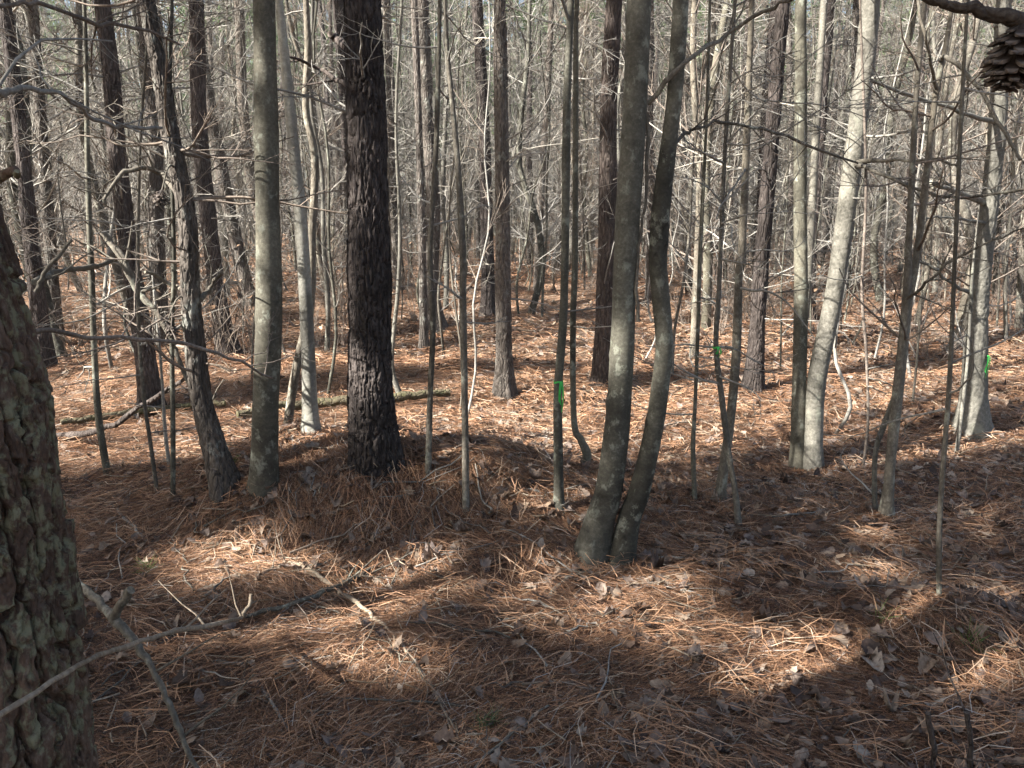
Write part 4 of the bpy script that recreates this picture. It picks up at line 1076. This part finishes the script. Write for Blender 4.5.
one_leaf(945, 728, 0.09, 0.8, "tan leaf behind the two dark stubs")

def sprig(name, px, py, n, ln, w, spread, mat, label, cat):
    p = gpix(px, py)
    g_ = np.random.default_rng(int(px * 3))
    m = MB()
    d = unit(np.stack([g_.normal(0, spread, n), g_.normal(0, spread, n), g_.uniform(0.5, 1, n)], -1))
    l = ln * g_.uniform(0.5, 1.1, n)
    b0 = g_.normal(0, 0.012, (n, 3)); b0[:, 2] = np.abs(b0[:, 2]) * 2
    # arching blades with 3 segments
    P, R = grow(b0, d, l, np.full(n, w), 5, 0.05, -0.08, g_, 0.25)
    tubes(m, P, R, 3, False, g_.uniform(0, 1, n))
    m.build(name, mat)
    o = COL.objects[-1] if False else None
    ob = [q for q in bpy.data.objects if q.name.startswith(name)][-1]
    ob.location = [float(c) for c in p]
    tag(ob, label, cat)
sprig("pine_seedling", 490, 735, 110, 0.075, 0.0011, 0.9, M_NEEDLE, "small dark green pine seedling low at bottom centre", "seedling")
sprig("fern_tuft", 148, 575, 40, 0.10, 0.0016, 1.0, M_GRASS, "small green tuft left of the knobby bough's stub, in the sun", "plant")
sprig("green_sprig", 880, 625, 16, 0.09, 0.0016, 0.5, M_GRASS, "yellow green sprig on the left of the right-hand straw hump", "plant")
sprig("grass_tuft", 968, 650, 60, 0.10, 0.0013, 0.7, M_GRASS, "pale green grass tuft on the sunlit straw hump at right", "grass")
sprig("moss_tuft", 237, 466, 60, 0.05, 0.003, 1.2, M_MOSS, "bright moss tuft at the foot of the leaning pine", "moss")

# ------------------------------------------------------------------ forest variants
def rotz(a):
    c, s = math.cos(a), math.sin(a)
    return np.array([[c, -s, 0], [s, c, 0], [0, 0, 1.0]])

def pine_variant(i):
    g_ = np.random.default_rng(200 + i)
    H = g_.uniform(13, 16); r0 = 0.11
    k = 14; t = np.linspace(0, 1, k)
    C = np.stack([np.cumsum(g_.normal(0, 0.05, k)), np.cumsum(g_.normal(0, 0.05, k)), t * H - 0.15], -1); C[:, :2] -= C[0, :2]
    C = catmull(C, 34); R = np.interp(np.linspace(0, 1, 34), [0, 0.02, 0.1, 1], [r0 * 1.45, r0 * 1.15, r0, 0.015])
    tr = MB(); tubes(tr, C[None], R[None], 10)
    br = MB()
    n = 105
    z = g_.uniform(0.5, H * 0.62, n) ; ii = np.searchsorted(C[:, 2], z) - 1; ii = np.clip(ii, 0, 32)
    an = g_.uniform(0, 2 * math.pi, n)
    d = np.stack([np.cos(an), np.sin(an), g_.uniform(-0.3, 0.5, n)], -1)
    P, Rr = grow(C[ii], d, g_.uniform(0.4, 1.9, n), g_.uniform(0.007, 0.014, n), 5, 0.13, 0.02, g_, 0.3); tubes(br, P, Rr, 3)
    s, dr, l, r = kids(P, Rr, 6, g_, 0.15, 1, (0.2, 0.5), 0.6, 0.8); P2, R2 = grow(s, dr, l, np.maximum(r, 0.0035), 4, 0.14, 0.03, g_); tubes(br, P2, R2, 3)
    s, dr, l, r = kids(P2, R2, 2, g_, 0.2, 1, (0.3, 0.6), 0.7, 0.8); P3, R3 = grow(s, dr, l, np.maximum(r, 0.0025), 3, 0.12, 0.03, g_); tubes(br, P3, R3, 3)
    mw, mf = pine_crown(g_, np.array([C[20, 0], C[20, 1], H * 0.38]), np.array([0, 0, H * 0.62]), 0.06, 0.0, 28, 1.8, 6, 7, 0.30, 0.035)
    return [("trunk", tr), ("dead_branches", br), ("crown", mf), ("crown_branches", mw)]

def hard_variant(i):
    g_ = np.random.default_rng(300 + i)
    H = g_.uniform(9, 13); r0 = 0.055
    k = 12; t = np.linspace(0, 1, k)
    C = np.stack([np.cumsum(g_.normal(0, 0.10, k)), np.cumsum(g_.normal(0, 0.10, k)), t * H - 0.15], -1); C[:, :2] -= C[0, :2]
    C = catmull(C, 30); R = np.interp(np.linspace(0, 1, 30), [0, 0.03, 0.1, 1], [r0 * 1.3, r0 * 1.05, r0, 0.008])
    tr = MB(); tubes(tr, C[None], R[None], 9)
    br = MB(); n = 42
    z = g_.uniform(1.0, H, n); ii = np.clip(np.searchsorted(C[:, 2], z) - 1, 0, 28)
    an = g_.uniform(0, 2 * math.pi, n)
    d = np.stack([np.cos(an), np.sin(an), g_.uniform(0.3, 1.3, n)], -1)
    P, Rr = grow(C[ii], d, g_.uniform(0.5, 2.0, n), np.minimum(R[ii] * 0.5, 0.014), 6, 0.12, 0.05, g_, 0.3); tubes(br, P, Rr, 3)
    s, dr, l, r = kids(P, Rr, 7, g_, 0.15, 1, (0.25, 0.55), 0.6, 0.7); P2, R2 = grow(s, dr, l, np.maximum(r, 0.003), 4, 0.12, 0.05, g_); tubes(br, P2, R2, 3)
    s, dr, l, r = kids(P2, R2, 3, g_, 0.2, 1, (0.3, 0.6), 0.7, 0.7); P3, R3 = grow(s, dr, l, np.maximum(r, 0.0022), 3, 0.12, 0.05, g_); tubes(br, P3, R3, 3)
    return [("trunk", tr), ("bare_branches", br)]

def sap_variant(i):
    g_ = np.random.default_rng(400 + i)
    H = g_.uniform(3.2, 5.5); r0 = 0.014
    k = 9; t = np.linspace(0, 1, k)
    C = np.stack([np.cumsum(g_.normal(0, 0.07, k)), np.cumsum(g_.normal(0, 0.07, k)), t * H - 0.1], -1); C[:, :2] -= C[0, :2]
    C = catmull(C, 26); R = np.linspace(r0, 0.003, 26)
    tr = MB(); tubes(tr, C[None], R[None], 7)
    br = MB(); n = 18
    z = g_.uniform(0.4, H * 0.95, n); ii = np.clip(np.searchsorted(C[:, 2], z) - 1, 0, 24)
    an = g_.uniform(0, 2 * math.pi, n)
    d = np.stack([np.cos(an), np.sin(an), g_.uniform(0.2, 1.3, n)], -1)
    P, Rr = grow(C[ii], d, g_.uniform(0.2, 0.9, n), np.minimum(R[ii] * 0.6, 0.006), 5, 0.12, 0.04, g_, 0.4); tubes(br, P, Rr, 3)
    s, dr, l, r = kids(P, Rr, 4, g_, 0.2, 1, (0.3, 0.6), 0.7, 0.8); P2, R2 = grow(s, dr, l, np.maximum(r, 0.0016), 4, 0.12, 0.03, g_); tubes(br, P2, R2, 3)
    return [("trunk", tr), ("bare_branches", br)]

NP, NH, NS = 7, 5, 6
pineV = [pine_variant(i) for i in range(NP)]
hardV = [hard_variant(i) for i in range(NH)]
sapV = [sap_variant(i) for i in range(NS)]
MATS = {"p": [M_PINE, M_DARKPINE], "h": [M_SMOOTH, M_PALE, M_DARKSAP], "s": [M_DARKSAP, M_SMOOTH, M_TWIG]}
meshcache = {}
def vmesh(kind, vi, part, mb_, mat):
    k = (kind, vi, part, mat.name)
    if k not in meshcache:
        meshcache[k] = mb_.mesh(part, mat, smooth=(part != "crown"))
    return meshcache[k]

def place(kind, vi, mi, x, y, sc, rz, tilt, label, group):
    V = {"p": pineV, "h": hardV, "s": sapV}[kind][vi]
    nm = {"p": "pine_tree", "h": "hardwood_tree", "s": "sapling_tree"}[kind]
    e = empty(nm, (x, y, gs(x, y)), label, "sapling" if kind == "s" else "tree", group)
    e.rotation_euler = (tilt[0], tilt[1], rz); e.scale = (sc[0], sc[0], sc[1])
    mat = MATS[kind][mi]
    crown = None
    for part, m in V:
        mm = M_NEEDLE if part == "crown" else (M_TWIG if part in ("dead_branches",) else (M_TWIGD if part == "bare_branches" and mi == 2 else (M_TWIG if part == "bare_branches" else mat)))
        if part == "crown_branches":
            o = link("crown_branches", vmesh(kind, vi, part, m, M_PINE), crown)
        else:
            o = link(part, vmesh(kind, vi, part, m, mm), e)
            if part == "crown": crown = o
    return e

def proj(x, y, z=0.8):
    d = np.array([x, y, z]) - CAM
    w = d @ FW
    return 512 + F * (d @ RT) / w, 384 - F * (d @ UP) / w

cands = []
taken = [(HEROES[k][1][0], HEROES[k][1][1]) for k in HEROES]
g_ = np.random.default_rng(99)
def try_place(n, kinds, y0, y1, mind, pw, avoid_cols=True):
    out = []; tries = 0
    while len(out) < n and tries < n * 60:
        tries += 1
        y = math.sqrt(y0 ** 2 + (y1 ** 2 - y0 ** 2) * g_.uniform() ** pw)
        x = g_.uniform(-1, 1) * (0.69 * y + 0.5)
        if any((x - a) ** 2 + (y - b) ** 2 < mind ** 2 for a, b in taken): continue
        if y < 13 and avoid_cols:
            # keep the near gaps of the photograph open
            px, _ = proj(x, y)
            if any(abs(px - c) < 13 for c, _d in HERO_PX): continue
        taken.append((x, y)); out.append((x, y))
    return out
pp = try_place(165, 'p', 9.5, 46, 1.2, 1.2)
hh = try_place(275, 'h', 8.5, 42, 0.7, 1.25)
ss = try_place(285, 's', 5.8, 30, 0.3, 1.2)
for kind, pts in (('p', pp), ('h', hh), ('s', ss)):
    for (x, y) in pts:
        cands.append([kind, x, y])
# name each by the gap it shows in and by how near it is
HERO_PX.sort()
def gap_of(px):
    names = [d for c, d in HERO_PX]; cols = [c for c, d in HERO_PX]
    i = int(np.searchsorted(cols, px))
    if i == 0: return "left of the " + names[0]
    if i == len(cols): return "right of the " + names[-1]
    return "between " + names[i - 1] + " and " + names[i]
byg = {}
for c in sorted(cands, key=lambda c: c[2]):
    gp = gap_of(proj(c[1], c[2])[0]); byg.setdefault((c[0], gp), []).append(c)
ordn = ["nearest", "second nearest", "third nearest"]
for (kind, gp), lst in byg.items():
    for r, c in enumerate(lst):
        word = {"p": "twiggy grey pine", "h": "slender bare trunk", "s": "thin bare sapling"}[kind]
        if r < 3 and len(lst) > r:
            lb = "%s of the %ss %s" % (ordn[r], word, gp)
        else:
            lb = "farther %s %s" % (word, gp)
        x, y = c[1], c[2]
        if kind == 'p': sc = (g_.uniform(0.55, 1.15), g_.uniform(0.85, 1.15)); vi = g_.integers(NP); mi = int(g_.uniform() < 0.4)
        elif kind == 'h': sc = (g_.uniform(0.35, 1.25), g_.uniform(0.8, 1.15)); vi = g_.integers(NH); mi = int(g_.choice(3, p=[0.35, 0.4, 0.25]))
        else: sc = (g_.uniform(0.6, 1.3) * (1 + y / 40), g_.uniform(0.7, 1.3)); vi = g_.integers(NS); mi = int(g_.integers(3))
        lb = " ".join(lb.split()[:16])
        place(kind, int(vi), mi, x, y, sc, g_.uniform(0, 6.28), (g_.normal(0, 0.035), g_.normal(0, 0.035)), lb,
              {"p": "pine trees of the wood behind", "h": "bare hardwoods of the wood behind", "s": "saplings of the wood behind"}[kind] + (", " + gp if r >= 3 else ""))

# ------------------------------------------------------------------ unseen pines added outside the frame, crowns shaped to cast dappled shade into it
g2 = np.random.default_rng(123)
k = 0
for yy in np.arange(-8, 15, 3.0):
    for xx in np.arange(-20, -3, 3.0):
        x = xx + g2.uniform(-0.7, 0.7); y = yy + g2.uniform(-0.7, 0.7)
        if x > -0.70 * max(y, 0) - 2.6: continue
        if y < 0 and x > -3.5: continue
        H = g2.uniform(11, 14)
        root = empty("pine_tree", (x, y, gs(x, y)), "unseen pine added outside the view to cast dappled shade into it", "tree", "unseen pines added outside the view for their shade")
        base = np.array([x, y, gs(x, y)])
        kk = 10; t = np.linspace(0, 1, kk)
        C = np.stack([x + np.cumsum(g2.normal(0, 0.05, kk)), y + np.cumsum(g2.normal(0, 0.05, kk)), base[2] - 0.1 + t * H], -1)
        m = MB(); tubes(m, catmull(C, 24)[None], np.linspace(0.085, 0.02, 24)[None], 8); m.build("trunk", M_PINE, root, base)
        mw, mf = pine_crown(g2, np.array([C[5, 0], C[5, 1], H * 0.42]), np.array([0, 0, H * 0.58]), 0.06, 0.0, 62, 2.6, 9, 28, 0.26, 0.050, filt=sunfilter)
        cr = mf.build("crown", M_NEEDLE, root, base, False)
        w_ = mw.build("crown_branches", M_PINE, cr, base)
        k += 1

# ------------------------------------------------------------------ far woods and undergrowth (masses nobody could count)
def far_woods():
    gW = np.random.default_rng(555)
    mbw = MB(); mbf = MB(); mbt = MB()
    lows = []
    for i in range(3):
        g3 = np.random.default_rng(600 + i)
        H = 14
        tr = MB(); C = np.stack([g3.normal(0, .06, 7).cumsum(), g3.normal(0, .06, 7).cumsum(), np.linspace(-.2, H, 7)], -1)
        tubes(tr, C[None], np.linspace(.13, .02, 7)[None], 5)
        n = 34; z = g3.uniform(0.6, 8, n); an = g3.uniform(0, 6.28, n)
        P, Rr = grow(np.stack([0 * z, 0 * z, z], -1), np.stack([np.cos(an), np.sin(an), g3.uniform(-.2, .5, n)], -1), g3.uniform(.5, 2, n), np.full(n, .014), 3, .12, .02, g3)
        tw = MB(); tubes(tw, P, Rr, 3)
        s, dr, l, r = kids(P, Rr, 4, g3); P2, R2 = grow(s, dr, l, np.full(len(l), .008), 3, .1, .02, g3); tubes(tw, P2, R2, 3)
        mw, mf = pine_crown(g3, np.array([0, 0, 4.8]), np.array([0, 0, 9.5]), .06, 0.0, 28, 2.1, 6, 13, 0.42, 0.07)
        lows.append((tr, tw, mf))
    nn = 0
    while nn < 640:
        y = math.sqrt(gW.uniform(38 ** 2, 100 ** 2)); x = gW.uniform(-1, 1) * (0.72 * y + 6)
        v = lows[gW.integers(3)]; Rm = rotz(gW.uniform(0, 6.28)); z = gs(x, y); sc = gW.uniform(0.8, 1.25)
        dt = gW.normal(0, 0.12)
        mbw.merge(v[0], Rm, (x, y, z), sc); mbt.merge(v[1], Rm, (x, y, z), sc); mbf.merge(v[2], Rm, (x, y, z), sc, dt)
        nn += 1
    return mbw, mbt, mbf
mbw, mbt, mbf = far_woods()
fw = mbw.build("distant_woods", M_PINE); fw["kind"] = "stuff"; fw["label"] = "far dense wood of pines closing the view behind everything"; fw["category"] = "woods"
mbt.build("dead_branches", M_TWIG, fw); mbf.build("crown", M_NEEDLE, fw, smooth=False)

def brush():
    gB = np.random.default_rng(888)
    m = MB(); ml = MB()
    vs = []
    for i in range(6):
        v = MB(); n = 7
        an = gB.uniform(0, 6.28, n)
        P, Rr = grow(gB.normal(0, .08, (n, 3)) * np.array([1, 1, 0]), np.stack([np.cos(an) * .4, np.sin(an) * .4, np.ones(n)], -1), gB.uniform(.4, 1.2, n), np.full(n, .006), 6, .14, .0, gB)
        tubes(v, P, Rr, 3)
        s, dr, l, r = kids(P, Rr, 6, gB, .15, 1, (.2, .5), .7, .8); P2, R2 = grow(s, dr, l, np.maximum(r, .0028), 4, .16, .0, gB); tubes(v, P2, R2, 3)
        s, dr, l, r = kids(P2, R2, 2, gB, .2, 1, (.3, .6), .7, .8); P3, R3 = grow(s, dr, l, np.maximum(r, .0022), 3, .16, .0, gB); tubes(v, P3, R3, 3)
        vs.append((v, P2))
    for i in range(520):
        y = 7.5 + 34 * gB.uniform() ** 1.3; x = gB.uniform(-1, 1) * (.7 * y + .6)
        if n2(np.array([x]), np.array([y]), 0.25, 71)[0] < -0.25 and y < 20: continue
        if y < 11 and gB.uniform() < 0.55: continue
        v, P2 = vs[gB.integers(6)]; Rm = rotz(gB.uniform(0, 6.28)); sc = gB.uniform(.6, 1.3)
        m.merge(v, Rm, (x, y, gs(x, y) - .02), sc)
        if gB.uniform() < 0.35:
            q = P2[gB.integers(len(P2), size=9), -1] @ Rm.T * sc + np.array([x, y, gs(x, y)])
            leaves(ml, q, gB.uniform(.05, .09, 9), gB, 1.2)
    return m, ml
m, ml = brush()
bo = m.build("undergrowth", M_TWIGD); bo["kind"] = "stuff"; bo["label"] = "tangle of dry brown brush and twigs under the trees"; bo["category"] = "undergrowth"
ml.build("leaves", M_TANLEAF, bo)

# ------------------------------------------------------------------ forest air
hb = MB()
hx0, hx1, hy0, hy1, hz0, hz1 = -130, 130, -30, 130, -3, 24
hv = [(a, b, c) for a in (hx0, hx1) for b in (hy0, hy1) for c in (hz0, hz1)]
hb.add(hv, [(0, 1, 3, 2), (4, 6, 7, 5), (0, 4, 5, 1), (2, 3, 7, 6), (0, 2, 6, 4), (1, 5, 7, 3)])
hm, hnt, hout = nodes("forest_air")
pv = hnt.nodes.new("ShaderNodeVolumePrincipled"); pv.inputs["Color"].default_value = (0.93, 0.96, 1.0, 1); pv.inputs["Density"].default_value = 0.0009; pv.inputs["Anisotropy"].default_value = 0.2
hnt.links.new(pv.outputs[0], hout.inputs["Volume"])
hz = hb.build("haze", hm, smooth=False); hz["kind"] = "stuff"; hz["label"] = "thin pale forest air softening the far trees"; hz["category"] = "haze"

# ------------------------------------------------------------------ light
w = bpy.data.worlds.new("World"); scene.world = w; w.use_nodes = True
nt = w.node_tree; nt.nodes.clear()
sky = nt.nodes.new("ShaderNodeTexSky"); sky.sky_type = 'NISHITA'; sky.sun_disc = False
sky.sun_elevation = SUN_EL
# direction to the sun is -SD: azimuth measured clockwise from +Y
az = math.atan2(-SD[0], -SD[1])
sky.sun_rotation = az
sky.air_density = 1.0; sky.dust_density = 3.0
bg = nt.nodes.new("ShaderNodeBackground"); bg.inputs[1].default_value = 0.052
wo = nt.nodes.new("ShaderNodeOutputWorld")
nt.links.new(sky.outputs[0], bg.inputs[0]); nt.links.new(bg.outputs[0], wo.inputs[0])
sl = bpy.data.lights.new("sun", 'SUN'); sl.energy = 5.0; sl.angle = R_(0.53); sl.color = (1.0, 0.955, 0.89)
so_ = bpy.data.objects.new("sun", sl); COL.objects.link(so_)
so_.rotation_euler = Vector([float(c) for c in SD]).to_track_quat('-Z', 'Y').to_euler()
so_.location = (-20, -10, 30)

scene.view_settings.view_transform = 'Standard'; scene.view_settings.look = 'None'
scene.view_settings.exposure = 2.45; scene.view_settings.gamma = 1.0
scene.render.engine = 'CYCLES'
scene.cycles.volume_bounces = 0; scene.cycles.max_bounces = 5; scene.cycles.diffuse_bounces = 3; scene.cycles.glossy_bounces = 1; scene.cycles.transmission_bounces = 3
scene.cycles.caustics_reflective = False; scene.cycles.caustics_refractive = False
scene.cycles.use_denoising = True
try:
    scene.cycles.denoiser = 'OPENIMAGEDENOISE'; scene.cycles.denoising_input_passes = 'RGB_ALBEDO_NORMAL'; scene.cycles.denoising_prefilter = 'ACCURATE'
except Exception: pass
scene.cycles.use_adaptive_sampling = True; scene.cycles.adaptive_threshold = 0.02
scene.render.use_persistent_data = False
